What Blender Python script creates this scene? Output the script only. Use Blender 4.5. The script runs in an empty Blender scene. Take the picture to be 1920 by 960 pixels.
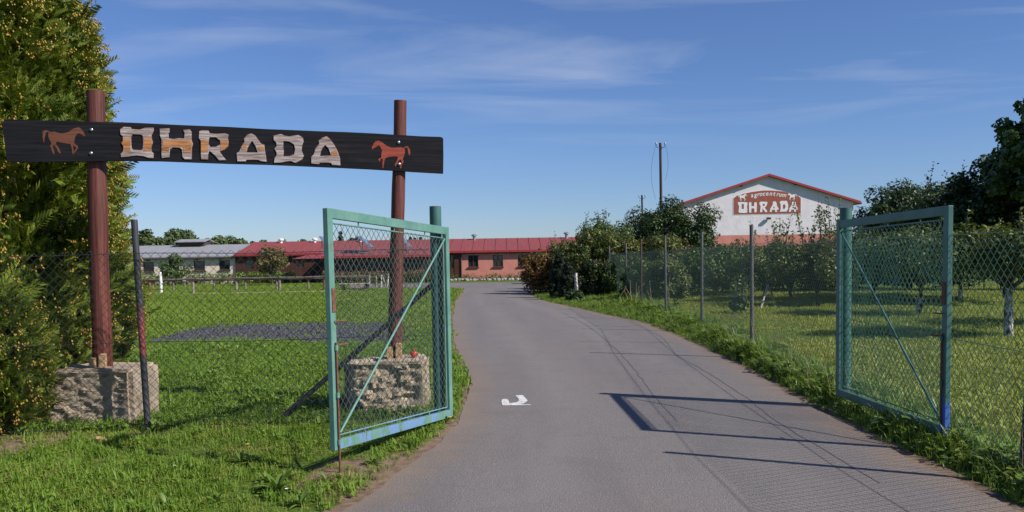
import bpy, bmesh, math, random
import numpy as np
from mathutils import Vector, Matrix, Euler, noise as mnoise

R = math.radians
sc = bpy.context.scene
COL = sc.collection

# ------------------------------------------------------------------ camera
F_PX, W_PX, H_PX = 1663.0, 1920.0, 960.0
EYE = 1.6
PITCH, ROLL, CY = R(-2.5), R(-0.9), 559.6
camd = bpy.data.cameras.new('camera')
cam = bpy.data.objects.new('camera', camd)
COL.objects.link(cam)
camd.sensor_width = 36.0
camd.lens = 36.0 * F_PX / W_PX
camd.shift_y = (CY - H_PX / 2) / W_PX
camd.clip_start = 0.05
camd.clip_end = 6000
RM = Matrix.Rotation(R(90) + PITCH, 3, 'X') @ Matrix.Rotation(ROLL, 3, 'Z')
cam.matrix_world = Matrix.Translation((0, 0, EYE)) @ RM.to_4x4()
sc.camera = cam

# ------------------------------------------------------------------ sky, sun, exposure
SUN_DIR = Vector((0.905, -0.425, 0.0)).normalized()
SUN_EL = R(37.8)
world = bpy.data.worlds.new('World')
sc.world = world
world.use_nodes = True
wn, wl = world.node_tree.nodes, world.node_tree.links
wn.clear()
w_out = wn.new('ShaderNodeOutputWorld')
w_bg = wn.new('ShaderNodeBackground')
w_bg.inputs['Strength'].default_value = 0.072
sky = wn.new('ShaderNodeTexSky')
sky.sky_type = 'NISHITA'
sky.sun_disc = False
sky.sun_elevation = SUN_EL
sky.sun_rotation = math.atan2(SUN_DIR.x, SUN_DIR.y)
sky.air_density = 1.0
sky.dust_density = 0.15
sky.ozone_density = 4.5
sky.altitude = 300
# thin cirrus, in sky directions
tc = wn.new('ShaderNodeTexCoord')
sep = wn.new('ShaderNodeSeparateXYZ')
wl.new(tc.outputs['Generated'], sep.inputs[0])
mx = wn.new('ShaderNodeMath'); mx.operation = 'MAXIMUM'; mx.inputs[1].default_value = 0.12
wl.new(sep.outputs['Z'], mx.inputs[0])
dv = wn.new('ShaderNodeVectorMath'); dv.operation = 'DIVIDE'
cmb = wn.new('ShaderNodeCombineXYZ')
for i in range(3):
    wl.new(mx.outputs[0], cmb.inputs[i])
wl.new(tc.outputs['Generated'], dv.inputs[0]); wl.new(cmb.outputs[0], dv.inputs[1])
mp = wn.new('ShaderNodeMapping')
mp.inputs['Rotation'].default_value = (0, 0, R(14))
mp.inputs['Scale'].default_value = (0.42, 0.9, 0.0)
wl.new(dv.outputs[0], mp.inputs[0])
nz = wn.new('ShaderNodeTexNoise')
nz.inputs['Scale'].default_value = 0.75
nz.inputs['Detail'].default_value = 8
nz.inputs['Roughness'].default_value = 0.56
nz.inputs['Distortion'].default_value = 1.3
wl.new(mp.outputs[0], nz.inputs['Vector'])
cr = wn.new('ShaderNodeMapRange')
cr.inputs['From Min'].default_value = 0.48
cr.inputs['From Max'].default_value = 0.85
cr.inputs['To Max'].default_value = 0.40
wl.new(nz.outputs['Fac'], cr.inputs['Value'])
cm = wn.new('ShaderNodeMix'); cm.data_type = 'RGBA'
cm.inputs['B'].default_value = (7.2, 7.8, 9.4, 1)
lowf = wn.new('ShaderNodeMapRange'); lowf.interpolation_type = 'SMOOTHSTEP'      # cirrus thins out towards the horizon
lowf.inputs['From Min'].default_value = 0.09; lowf.inputs['From Max'].default_value = 0.2
wl.new(sep.outputs['Z'], lowf.inputs['Value'])
cmul = wn.new('ShaderNodeMath'); cmul.operation = 'MULTIPLY'
wl.new(cr.outputs[0], cmul.inputs[0]); wl.new(lowf.outputs[0], cmul.inputs[1])
wl.new(cmul.outputs[0], cm.inputs['Factor'])
tint = wn.new('ShaderNodeMix'); tint.data_type = 'RGBA'; tint.blend_type = 'MULTIPLY'
tint.inputs['Factor'].default_value = 1.0; tint.inputs['B'].default_value = (0.84, 0.95, 1.24, 1)
wl.new(sky.outputs[0], tint.inputs['A'])
wl.new(tint.outputs['Result'], cm.inputs['A'])
wl.new(cm.outputs['Result'], w_bg.inputs['Color'])
wl.new(w_bg.outputs[0], w_out.inputs['Surface'])

sund = bpy.data.lights.new('sun', 'SUN')
sund.energy = 5.0
sund.angle = R(0.53)
sund.color = (1.0, 0.955, 0.88)
sun = bpy.data.objects.new('sun', sund)
COL.objects.link(sun)
sun_vec = Vector((SUN_DIR.x * math.cos(SUN_EL), SUN_DIR.y * math.cos(SUN_EL), math.sin(SUN_EL)))
sun.rotation_euler = sun_vec.to_track_quat('Z', 'Y').to_euler()
sun.location = sun_vec * 40

sc.render.engine = 'CYCLES'
sc.render.resolution_x, sc.render.resolution_y = 1024, 512
sc.view_settings.view_transform = 'Standard'
sc.view_settings.look = 'None'
sc.view_settings.exposure = 0.3
sc.view_settings.gamma = 1.0

# ------------------------------------------------------------------ helpers
def ray(px, py):
    return RM @ Vector(((px - W_PX / 2) / F_PX, -(py - CY) / F_PX, -1.0))
def G(px, py, z=0.0):
    r = ray(px, py); t = (z - EYE) / r.z
    return Vector((r.x * t, r.y * t, z))
def W(px, py, Y):
    r = ray(px, py); t = Y / r.y
    return Vector((r.x * t, Y, EYE + r.z * t))
def AT(px, Y, z=0.0):
    """the point at distance Y and height z that stands in column px"""
    py = 480.0
    for _ in range(12):
        p = W(px, py, Y); py += (p.z - z) * F_PX / Y
    p = W(px, py, Y); p.z = z
    return p

def root_off(o):
    v = Vector((0, 0, 0))
    while o is not None:
        v += o.location; o = o.parent
    return v
def props(o, label=None, cat=None, group=None, kind=None):
    if label: o['label'] = label
    if cat: o['category'] = cat
    if group: o['group'] = group
    if kind: o['kind'] = kind
    return o
def thing(name, label, cat, loc=(0, 0, 0), group=None):
    o = bpy.data.objects.new(name, None)
    o.empty_display_size = 0.2
    COL.objects.link(o); o.location = loc
    return props(o, label, cat, group)
def link(name, me, mat, parent=None, smooth=False):
    if mat is not None and not me.materials:
        me.materials.append(mat)
    if smooth:
        me.polygons.foreach_set('use_smooth', [True] * len(me.polygons))
    o = bpy.data.objects.new(name, me)
    COL.objects.link(o)
    if parent is not None: o.parent = parent
    return o

class MB:
    def __init__(s): s.v = []; s.f = []
    def add(s, vs, fs):
        n = len(s.v); s.v += [tuple(v) for v in vs]; s.f += [tuple(i + n for i in f) for f in fs]; return s
    def box(s, a, b):
        x0, y0, z0 = a; x1, y1, z1 = b
        return s.add([(x0,y0,z0),(x1,y0,z0),(x1,y1,z0),(x0,y1,z0),(x0,y0,z1),(x1,y0,z1),(x1,y1,z1),(x0,y1,z1)],
              [(0,3,2,1),(4,5,6,7),(0,1,5,4),(1,2,6,5),(2,3,7,6),(3,0,4,7)])
    def bar(s, p, q, w, h, up=(0, 0, 1)):
        """rectangular bar from p to q: w sideways, h along up"""
        p, q = Vector(p), Vector(q); d = (q - p).normalized(); u = Vector(up)
        sd = d.cross(u)
        if sd.length < 1e-4: sd = d.cross(Vector((0, 1, 0)))
        sd.normalize(); u = sd.cross(d).normalized()
        vs = []
        for c in (p, q):
            for a, b in ((-1,-1),(1,-1),(1,1),(-1,1)):
                vs.append(c + sd * (a * w / 2) + u * (b * h / 2))
        return s.add(vs, [(0,1,2,3),(7,6,5,4),(0,4,5,1),(1,5,6,2),(2,6,7,3),(3,7,4,0)])
    def tube(s, pts, rad, n=8, cap=True):
        pts = [Vector(p) for p in pts]
        if not hasattr(rad, '__len__'): rad = [rad] * len(pts)
        n0 = len(s.v); ref = None
        for i, p in enumerate(pts):
            d = (pts[min(i + 1, len(pts) - 1)] - pts[max(i - 1, 0)]).normalized()
            if ref is None: ref = Vector((1, 0, 0)) if abs(d.x) < 0.9 else Vector((0, 1, 0))
            a = (ref - d * ref.dot(d)).normalized(); b = d.cross(a); ref = a
            for k in range(n):
                t = 2 * math.pi * k / n
                s.v.append(tuple(p + (a * math.cos(t) + b * math.sin(t)) * rad[i]))
        for i in range(len(pts) - 1):
            for k in range(n):
                k2 = (k + 1) % n
                s.f.append((n0+i*n+k, n0+i*n+k2, n0+(i+1)*n+k2, n0+(i+1)*n+k))
        if cap:
            s.f.append(tuple(n0 + k for k in reversed(range(n))))
            e = n0 + (len(pts) - 1) * n
            s.f.append(tuple(e + k for k in range(n)))
        return s
    def prism(s, poly, z0, z1):
        n = len(poly)
        s.add([(x, y, z0) for x, y in poly] + [(x, y, z1) for x, y in poly],
              [tuple(reversed(range(n))), tuple(range(n, 2 * n))] + [(i, (i+1) % n, n + (i+1) % n, n + i) for i in range(n)])
        return s
    def mesh(s, name, off=Vector((0, 0, 0))):
        me = bpy.data.meshes.new(name)
        me.from_pydata([(v[0]-off[0], v[1]-off[1], v[2]-off[2]) for v in s.v], [], s.f)
        me.update()
        return me
    def build(s, name, mat, parent=None, smooth=False, bevel=0, kind=None):
        o = link(name, s.mesh(name, root_off(parent)), mat, parent, smooth)
        if bevel:
            m = o.modifiers.new('bevel', 'BEVEL'); m.width = bevel; m.segments = 2; m.limit_method = 'ANGLE'; m.angle_limit = R(40)
        if smooth and not bevel:
            try: o.data.set_sharp_from_angle(angle=R(45))
            except Exception: pass
        if kind: o['kind'] = kind
        return o

def np_mesh(name, V, T):
    """V (n,3) float, T (m,3) int triangles"""
    me = bpy.data.meshes.new(name)
    V = np.ascontiguousarray(V, dtype=np.float32); T = np.ascontiguousarray(T, dtype=np.int32)
    me.vertices.add(len(V)); me.vertices.foreach_set('co', V.ravel())
    me.loops.add(T.size); me.loops.foreach_set('vertex_index', T.ravel())
    me.polygons.add(len(T)); me.polygons.foreach_set('loop_start', np.arange(0, T.size, 3, dtype=np.int32))
    me.update(calc_edges=True); me.validate()
    return me

def flat_shape(name, outer, holes, depth, bevel=0.0):
    """a filled outline with holes as a mesh: x, y in the plane, z from 0 to depth"""
    cu = bpy.data.curves.new(name, 'CURVE'); cu.dimensions = '2D'; cu.fill_mode = 'BOTH'
    for ring in [outer] + list(holes):
        sp = cu.splines.new('POLY'); sp.points.add(len(ring) - 1)
        for i, p in enumerate(ring): sp.points[i].co = (p[0], p[1], 0, 1)
        sp.use_cyclic_u = True
    cu.extrude = depth / 2
    if bevel: cu.bevel_depth = bevel; cu.bevel_resolution = 1; cu.offset = -bevel
    ob = bpy.data.objects.new(name, cu); COL.objects.link(ob)
    dg = bpy.context.evaluated_depsgraph_get()
    me = bpy.data.meshes.new_from_object(ob.evaluated_get(dg))
    bpy.data.objects.remove(ob); bpy.data.curves.remove(cu)
    me.name = name
    me.transform(Matrix.Translation((0, 0, depth / 2)))
    return me

# ------------------------------------------------------------------ materials
def mat(name):
    m = bpy.data.materials.new(name); m.use_nodes = True
    nt = m.node_tree; b = nt.nodes['Principled BSDF']
    return m, nt.nodes, nt.links, b
def ramp(nd, ln, src, stops):
    r = nd.new('ShaderNodeValToRGB')
    while len(r.color_ramp.elements) < len(stops): r.color_ramp.elements.new(0.5)
    for e, (p, c) in zip(r.color_ramp.elements, stops):
        e.position = p; e.color = (*c, 1)
    ln.new(src, r.inputs[0]); return r.outputs[0]
def noise_tex(nd, ln, scale, detail=4, rough=0.55, vec=None, dist=0.0):
    n = nd.new('ShaderNodeTexNoise'); n.inputs['Scale'].default_value = scale
    n.inputs['Detail'].default_value = detail; n.inputs['Roughness'].default_value = rough; n.inputs['Distortion'].default_value = dist
    if vec is not None: ln.new(vec, n.inputs['Vector'])
    return n.outputs['Fac']
def obj_vec(nd, ln, scale=(1, 1, 1), kind='Object', rot=(0, 0, 0)):
    t = nd.new('ShaderNodeTexCoord'); m = nd.new('ShaderNodeMapping')
    m.inputs['Scale'].default_value = scale; m.inputs['Rotation'].default_value = rot
    ln.new(t.outputs[kind], m.inputs[0]); return m.outputs[0]
def world_vec(nd, ln, scale=(1, 1, 1)):
    g = nd.new('ShaderNodeNewGeometry'); m = nd.new('ShaderNodeMapping')
    m.inputs['Scale'].default_value = scale
    ln.new(g.outputs['Position'], m.inputs[0]); return m.outputs[0]
def mixc(nd, ln, fac, a, b, mode='MIX'):
    m = nd.new('ShaderNodeMix'); m.data_type = 'RGBA'; m.blend_type = mode
    for sck, v in (('Factor', fac), ('A', a), ('B', b)):
        if isinstance(v, (int, float)): m.inputs[sck].default_value = v
        elif isinstance(v, tuple): m.inputs[sck].default_value = (*v, 1)
        else: ln.new(v, m.inputs[sck])
    return m.outputs['Result']
def bump(nd, ln, b, src, strength=0.3, dist=0.01):
    n = nd.new('ShaderNodeBump'); n.inputs['Strength'].default_value = strength; n.inputs['Distance'].default_value = dist
    ln.new(src, n.inputs['Height']); ln.new(n.outputs[0], b.inputs['Normal'])
def mrange(nd, ln, src, a, b, c=0.0, d=1.0):
    m = nd.new('ShaderNodeMapRange')
    for k, v in (('From Min', a), ('From Max', b), ('To Min', c), ('To Max', d)): m.inputs[k].default_value = v
    ln.new(src, m.inputs['Value']); return m.outputs[0]

def simple(name, c1, c2, scale=6, rough=0.7, metal=0.0, vscale=(1,1,1), bmp=0.15, bdist=0.004, world_space=True, detail=5):
    m, nd, ln, b = mat(name)
    v = world_vec(nd, ln, vscale) if world_space else obj_vec(nd, ln, vscale)
    n = noise_tex(nd, ln, scale, detail, 0.6, v)
    ln.new(ramp(nd, ln, n, [(0.3, c1), (0.7, c2)]), b.inputs['Base Color'])
    b.inputs['Roughness'].default_value = rough; b.inputs['Metallic'].default_value = metal
    if bmp: bump(nd, ln, b, n, bmp, bdist)
    return m

def leaf_mat(name, cols, rough=0.5, trans=0.25, patch=1.2):
    """leaves: one tone per leaf, drifting through the crown"""
    m, nd, ln, b = mat(name)
    g = nd.new('ShaderNodeNewGeometry')
    n = noise_tex(nd, ln, patch, 2, 0.5, world_vec(nd, ln))
    a = nd.new('ShaderNodeMath'); a.operation = 'MULTIPLY_ADD'; a.inputs[1].default_value = 0.55
    ln.new(g.outputs['Random Per Island'], a.inputs[0])
    ln.new(mrange(nd, ln, n, 0.3, 0.7, 0.0, 0.45), a.inputs[2])
    k = len(cols)
    col = ramp(nd, ln, a.outputs[0], [(i / max(1, k - 1), c) for i, c in enumerate(cols)])
    ln.new(col, b.inputs['Base Color']); b.inputs['Roughness'].default_value = rough
    b.inputs['Specular IOR Level'].default_value = 0.35
    tr = nd.new('ShaderNodeBsdfTranslucent'); ln.new(mixc(nd, ln, 1.0, col, (1.0, 0.95, 0.45), 'MULTIPLY'), tr.inputs['Color'])
    mxs = nd.new('ShaderNodeMixShader'); mxs.inputs[0].default_value = trans
    out = nd['Material Output']
    ln.new(b.outputs[0], mxs.inputs[1]); ln.new(tr.outputs[0], mxs.inputs[2]); ln.new(mxs.outputs[0], out.inputs['Surface'])
    return m

def grass_mat(name, stops, scale=0.6):
    m, nd, ln, b = mat(name)
    oi = nd.new('ShaderNodeObjectInfo'); g = nd.new('ShaderNodeNewGeometry')
    n = noise_tex(nd, ln, scale, 4, 0.6, world_vec(nd, ln))
    s1 = nd.new('ShaderNodeMath'); s1.operation = 'MULTIPLY_ADD'; s1.inputs[1].default_value = 0.22
    ln.new(oi.outputs['Random'], s1.inputs[0]); ln.new(mrange(nd, ln, n, 0.28, 0.72, 0, 0.58), s1.inputs[2])
    s2 = nd.new('ShaderNodeMath'); s2.operation = 'MULTIPLY_ADD'; s2.inputs[1].default_value = 0.2
    ln.new(g.outputs['Random Per Island'], s2.inputs[0]); ln.new(s1.outputs[0], s2.inputs[2])
    col = ramp(nd, ln, s2.outputs[0], stops)
    ln.new(col, b.inputs['Base Color']); b.inputs['Roughness'].default_value = 0.55
    b.inputs['Specular IOR Level'].default_value = 0.3
    tr = nd.new('ShaderNodeBsdfTranslucent'); ln.new(col, tr.inputs['Color'])
    mxs = nd.new('ShaderNodeMixShader'); mxs.inputs[0].default_value = 0.3
    ln.new(b.outputs[0], mxs.inputs[1]); ln.new(tr.outputs[0], mxs.inputs[2]); ln.new(mxs.outputs[0], nd['Material Output'].inputs['Surface'])
    return m

M = {}
# ground under the grass
m, nd, ln, b = mat('ground')
v = world_vec(nd, ln)
n1 = noise_tex(nd, ln, 0.55, 5, 0.6, v); n2 = noise_tex(nd, ln, 14, 5, 0.7, v)
green = ramp(nd, ln, n2, [(0.3, (0.055, 0.080, 0.014)), (0.55, (0.095, 0.145, 0.022)), (0.75, (0.15, 0.19, 0.045))])
soil = ramp(nd, ln, n2, [(0.3, (0.085, 0.06, 0.038)), (0.7, (0.20, 0.15, 0.095))])
ln.new(mixc(nd, ln, mrange(nd, ln, n1, 0.56, 0.68), green, soil), b.inputs['Base Color'])
b.inputs['Roughness'].default_value = 0.95; b.inputs['Specular IOR Level'].default_value = 0.1
bump(nd, ln, b, n2, 0.6, 0.03); M['ground'] = m
# asphalt
m, nd, ln, b = mat('asphalt')
v = world_vec(nd, ln)
big = noise_tex(nd, ln, 0.5, 5, 0.6, v); fine = noise_tex(nd, ln, 75, 3, 0.75, v); mid = noise_tex(nd, ln, 7, 4, 0.6, v)
vo = nd.new('ShaderNodeTexVoronoi'); vo.inputs['Scale'].default_value = 95; ln.new(v, vo.inputs['Vector'])
agg = ramp(nd, ln, vo.outputs['Color'], [(0.0, (0.105, 0.097, 0.094)), (0.55, (0.172, 0.152, 0.146)), (0.82, (0.225, 0.20, 0.19)), (1.0, (0.36, 0.345, 0.33))])
c = mixc(nd, ln, 0.55, agg, ramp(nd, ln, fine, [(0.32, (0.065, 0.06, 0.059)), (0.7, (0.285, 0.258, 0.248))]))
c = mixc(nd, ln, mrange(nd, ln, big, 0.35, 0.7, 0.0, 0.42), c, (0.185, 0.150, 0.135))
c = mixc(nd, ln, mrange(nd, ln, mid, 0.66, 0.76, 0.0, 0.55), c, (0.28, 0.18, 0.125))
streak = noise_tex(nd, ln, 1.0, 4, 0.6, world_vec(nd, ln, (1.6, 0.12, 1)))
c = mixc(nd, ln, mrange(nd, ln, streak, 0.45, 0.65, 0.0, 0.28), c, (0.105, 0.098, 0.10))
at = nd.new('ShaderNodeAttribute'); at.attribute_name = 'across'
def mth(op, a, b_):
    q = nd.new('ShaderNodeMath'); q.operation = op
    for i, x in enumerate((a, b_)):
        if isinstance(x, (int, float)): q.inputs[i].default_value = x
        else: ln.new(x, q.inputs[i])
    return q.outputs[0]
cen = mth('ABSOLUTE', mth('SUBTRACT', at.outputs['Fac'], 0.5), 0)           # 0 in the middle, 0.5 at the edges
edge = mth('ADD', cen, mth('MULTIPLY', mth('SUBTRACT', noise_tex(nd, ln, 2.6, 6, 0.7, v), 0.5), 0.22))
c = mixc(nd, ln, mrange(nd, ln, edge, 0.40, 0.53, 0.0, 0.8), c, (0.235, 0.165, 0.115))
trk = mth('ABSOLUTE', mth('SUBTRACT', cen, 0.22), 0)
c = mixc(nd, ln, mrange(nd, ln, mth('ADD', trk, mth('MULTIPLY', noise_tex(nd, ln, 0.9, 4, 0.6, v), 0.12)), 0.05, 0.17, 0.30, 0.0), c, (0.235, 0.215, 0.20))
pat = noise_tex(nd, ln, 1.7, 7, 0.7, v, 0.5)
c = mixc(nd, ln, mrange(nd, ln, pat, 0.5, 0.7, 0.0, 0.42), c, (0.12, 0.108, 0.104))
sp1 = noise_tex(nd, ln, 2.3, 5, 0.7, world_vec(nd, ln, (1, 1, 1)), 0.3)
c = mixc(nd, ln, mrange(nd, ln, sp1, 0.68, 0.74, 0.0, 0.6), c, (0.27, 0.175, 0.12))
c = mixc(nd, ln, 1.0, c, (0.97, 0.96, 0.945), 'MULTIPLY')
ln.new(c, b.inputs['Base Color']); b.inputs['Roughness'].default_value = 0.88
bump(nd, ln, b, vo.outputs['Distance'], 0.55, 0.006); M['asphalt'] = m
M['soil'] = simple('soil', (0.10, 0.062, 0.038), (0.25, 0.165, 0.10), 9, 0.95, bmp=0.7, bdist=0.03)
M['sand'] = simple('sand', (0.30, 0.23, 0.14), (0.46, 0.37, 0.25), 5, 0.95, bmp=0.3)
M['gravel'] = simple('gravel', (0.012, 0.012, 0.016), (0.105, 0.105, 0.118), 9, 0.9, bmp=1.0, bdist=0.06, detail=9)
M['pebble'] = simple('pebble_stone', (0.018, 0.018, 0.022), (0.105, 0.105, 0.115), 9, 0.85, bmp=0)
M['tar'] = simple('tar', (0.105, 0.095, 0.091), (0.16, 0.148, 0.14), 30, 0.8)
M['road_paint'] = simple('road_paint', (0.34, 0.32, 0.31), (0.80, 0.78, 0.76), 22, 0.75, detail=8)

# gate paint: teal over old blue, with rust
def gate_paint(name, blue_lo, blue_hi, teal=((0.085, 0.205, 0.165), (0.14, 0.275, 0.22)), zfade=None):
    m, nd, ln, b = mat(name)
    v = world_vec(nd, ln)
    n1 = noise_tex(nd, ln, 5, 5, 0.6, v); n2 = noise_tex(nd, ln, 9, 6, 0.65, world_vec(nd, ln, (1, 1, 0.45))); n3 = noise_tex(nd, ln, 11, 6, 0.7, v, 0.6)
    c = ramp(nd, ln, n1, [(0.3, teal[0]), (0.7, teal[1])])
    wear = mrange(nd, ln, n2, blue_lo, blue_hi)
    if zfade:            # old blue coat laid bare towards the foot
        g = nd.new('ShaderNodeNewGeometry'); sp = nd.new('ShaderNodeSeparateXYZ'); ln.new(g.outputs['Position'], sp.inputs[0])
        ad = nd.new('ShaderNodeMath'); ad.operation = 'ADD'; ln.new(n2, ad.inputs[0]); ln.new(mrange(nd, ln, sp.outputs['Z'], zfade[0], zfade[1], 0.2, -0.22), ad.inputs[1])
        wear = mrange(nd, ln, ad.outputs[0], blue_lo, blue_hi)
    c = mixc(nd, ln, wear, c, (0.14, 0.25, 0.42) if not zfade else (0.05, 0.13, 0.42))
    c = mixc(nd, ln, mrange(nd, ln, n3, 0.64, 0.67), c, (0.17, 0.055, 0.025))
    c = mixc(nd, ln, mrange(nd, ln, noise_tex(nd, ln, 42, 4, 0.7, v), 0.5, 0.75, 0.0, 0.35), c, (0.05, 0.085, 0.075))
    ln.new(c, b.inputs['Base Color']); b.inputs['Roughness'].default_value = 0.48
    bump(nd, ln, b, n3, 0.12, 0.002)
    return m
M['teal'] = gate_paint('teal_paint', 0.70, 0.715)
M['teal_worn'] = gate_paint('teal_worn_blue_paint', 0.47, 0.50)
M['teal_shaded'] = gate_paint('teal_paint_shaded', 0.74, 0.755, ((0.030, 0.105, 0.092), (0.055, 0.150, 0.130)))  # darker copy of the gate teal; the unlit leaf's shade is in the colour
M['teal_blue'] = gate_paint('teal_blue_paint', 0.53, 0.55, ((0.030, 0.105, 0.092), (0.055, 0.150, 0.130)), (0.1, 1.0))  # same shade-darkened teal, with the old blue laid bare
M['rust'] = simple('rusty_iron', (0.075, 0.032, 0.02), (0.20, 0.085, 0.045), 30, 0.85, bmp=0.3)
M['dark_pipe'] = simple('dark_painted_pipe', (0.020, 0.022, 0.028), (0.055, 0.05, 0.055), 14, 0.55)
m, nd, ln, b = mat('dark_pipe_red_primer')
g = nd.new('ShaderNodeNewGeometry'); sp = nd.new('ShaderNodeSeparateXYZ'); ln.new(g.outputs['Position'], sp.inputs[0])
n1 = noise_tex(nd, ln, 9, 5, 0.6, world_vec(nd, ln, (1, 1, .5)))
zz = nd.new('ShaderNodeMath'); zz.operation = 'MULTIPLY_ADD'; zz.inputs[1].default_value = 0.9; ln.new(n1, zz.inputs[0])
ln.new(mrange(nd, ln, sp.outputs['Z'], 0.55, 0.8, -0.25, 0.2), zz.inputs[2])
z2 = mrange(nd, ln, sp.outputs['Z'], 1.0, 1.25, 1.0, 0.0)
mu = nd.new('ShaderNodeMath'); mu.operation = 'MULTIPLY'; ln.new(mrange(nd, ln, zz.outputs[0], 0.48, 0.56), mu.inputs[0]); ln.new(z2, mu.inputs[1])
ln.new(mixc(nd, ln, mu.outputs[0], ramp(nd, ln, n1, [(0.3, (0.022, 0.024, 0.03)), (0.7, (0.06, 0.058, 0.062))]), (0.23, 0.05, 0.05)), b.inputs['Base Color'])
b.inputs['Roughness'].default_value = 0.5; M['pipe_red'] = m
M['grey_pipe'] = simple('weathered_grey_pipe', (0.055, 0.055, 0.055), (0.14, 0.13, 0.125), 18, 0.6)
M['brown_pipe'] = simple('brown_rusted_pipe', (0.035, 0.02, 0.017), (0.085, 0.045, 0.035), 18, 0.7)
M['wire_dark'] = simple('dark_wire', (0.012, 0.016, 0.017), (0.035, 0.042, 0.042), 20, 0.45, bmp=0)
M['wire_grey'] = simple('grey_green_wire', (0.045, 0.08, 0.072), (0.12, 0.165, 0.15), 20, 0.4, bmp=0)
M['wire_green'] = simple('green_wire', (0.022, 0.075, 0.06), (0.05, 0.14, 0.11), 20, 0.35, bmp=0)
M['wire_far'] = simple('dull_green_wire', (0.018, 0.042, 0.036), (0.04, 0.075, 0.065), 20, 0.5, bmp=0)
# sign wood
def wood(name, c1, c2, c3, vs=(14, 14, 0.9), rough=0.6, bmp=0.4, spec=0.4):
    m, nd, ln, b = mat(name)
    n = noise_tex(nd, ln, 2.2, 6, 0.65, world_vec(nd, ln, vs), 0.4)
    ln.new(ramp(nd, ln, n, [(0.28, c1), (0.5, c2), (0.75, c3)]), b.inputs['Base Color'])
    b.inputs['Roughness'].default_value = rough; bump(nd, ln, b, n, bmp, 0.008); b.inputs['Specular IOR Level'].default_value = spec
    return m
M['red_post'] = wood('red_brown_log', (0.030, 0.009, 0.007), (0.105, 0.026, 0.017), (0.21, 0.062, 0.042), (20, 20, 0.55), 0.55, 0.8)
M['black_board'] = wood('black_stained_board', (0.005, 0.005, 0.007), (0.011, 0.011, 0.014), (0.024, 0.021, 0.022), (0.8, 0.8, 16), 0.75, 0.5, 0.12)
M['letter_wood'] = wood('weathered_letter_wood', (0.085, 0.05, 0.04), (0.30, 0.235, 0.215), (0.58, 0.53, 0.52), (2.0, 2.0, 26), 0.6, 0.9)
M['letter_core'] = wood('letter_raw_wood', (0.13, 0.045, 0.015), (0.40, 0.17, 0.06), (0.52, 0.26, 0.11), (2.0, 2.0, 20), 0.6, 0.9)
M['letter_edge'] = simple('letter_burnt_edge', (0.05, 0.018, 0.012), (0.15, 0.05, 0.035), 20, 0.7)
M['horse_brown'] = wood('horse_chestnut', (0.075, 0.024, 0.012), (0.125, 0.042, 0.02), (0.17, 0.065, 0.032), (1.5, 1.5, 16), 0.6, 0.3)
M['horse_red'] = wood('horse_red', (0.15, 0.022, 0.011), (0.27, 0.042, 0.02), (0.32, 0.075, 0.033), (1.5, 1.5, 16), 0.6, 0.3)
M['bolt'] = simple('galvanised_bolt', (0.22, 0.22, 0.23), (0.38, 0.38, 0.40), 30, 0.35, 0.9, bmp=0)
M['wedge'] = wood('raw_wedge', (0.28, 0.16, 0.08), (0.46, 0.29, 0.15), (0.56, 0.38, 0.22))
m, nd, ln, b = mat('rough_concrete')
v = world_vec(nd, ln); n1 = noise_tex(nd, ln, 5, 6, 0.65, v); n2 = noise_tex(nd, ln, 38, 5, 0.7, v)
c = ramp(nd, ln, n1, [(0.28, (0.23, 0.17, 0.112)), (0.5, (0.41, 0.32, 0.225)), (0.75, (0.52, 0.425, 0.315))])
c = mixc(nd, ln, mrange(nd, ln, n2, 0.45, 0.7, 0, 0.45), c, (0.16, 0.125, 0.095))
ln.new(c, b.inputs['Base Color']); b.inputs['Roughness'].default_value = 0.95
bump(nd, ln, b, n2, 0.8, 0.015); M['concrete'] = m
# buildings
M['salmon'] = simple('salmon_render', (0.50, 0.185, 0.145), (0.58, 0.23, 0.18), 2.5, 0.9, bmp=0.1)
M['cream'] = simple('cream_render', (0.70, 0.57, 0.43), (0.78, 0.66, 0.52), 2.0, 0.9, bmp=0.1)
M['white_wall'] = simple('white_render', (0.63, 0.585, 0.60), (0.73, 0.69, 0.70), 1.6, 0.9, bmp=0.5, bdist=0.05)
M['red_roof'] = simple('red_sheet_roof', (0.22, 0.046, 0.040), (0.29, 0.064, 0.054), 1.2, 0.55, vscale=(6, 0.4, 1), bmp=0.1)
M['red_trim'] = simple('red_gutter', (0.30, 0.03, 0.034), (0.38, 0.045, 0.046), 3, 0.4, bmp=0)
M['grey_roof'] = simple('grey_sheet_roof', (0.24, 0.235, 0.245), (0.33, 0.325, 0.335), 1.3, 0.6, vscale=(5, 0.4, 1), bmp=0.1)
M['brown_timber'] = wood('brown_timber_cladding', (0.032, 0.012, 0.008), (0.07, 0.026, 0.016), (0.12, 0.048, 0.027), (0.5, 0.5, 9), 0.6, 0.3)
M['window_wood'] = simple('brown_window_frame', (0.05, 0.02, 0.013), (0.085, 0.036, 0.022), 8, 0.5, bmp=0)
m, nd, ln, b = mat('window_glass')
b.inputs['Base Color'].default_value = (0.025, 0.03, 0.036, 1); b.inputs['Roughness'].default_value = 0.04; b.inputs['Specular IOR Level'].default_value = 0.8
n1 = noise_tex(nd, ln, 1.4, 2, 0.5, world_vec(nd, ln)); bump(nd, ln, b, n1, 0.04, 0.02); M['glass'] = m
M['curtain'] = simple('pale_curtain', (0.35, 0.37, 0.42), (0.5, 0.52, 0.56), 4, 0.9, vscale=(8, 1, 0.3))
m, nd, ln, b = mat('solar_glass')
b.inputs['Roughness'].default_value = 0.12
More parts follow.
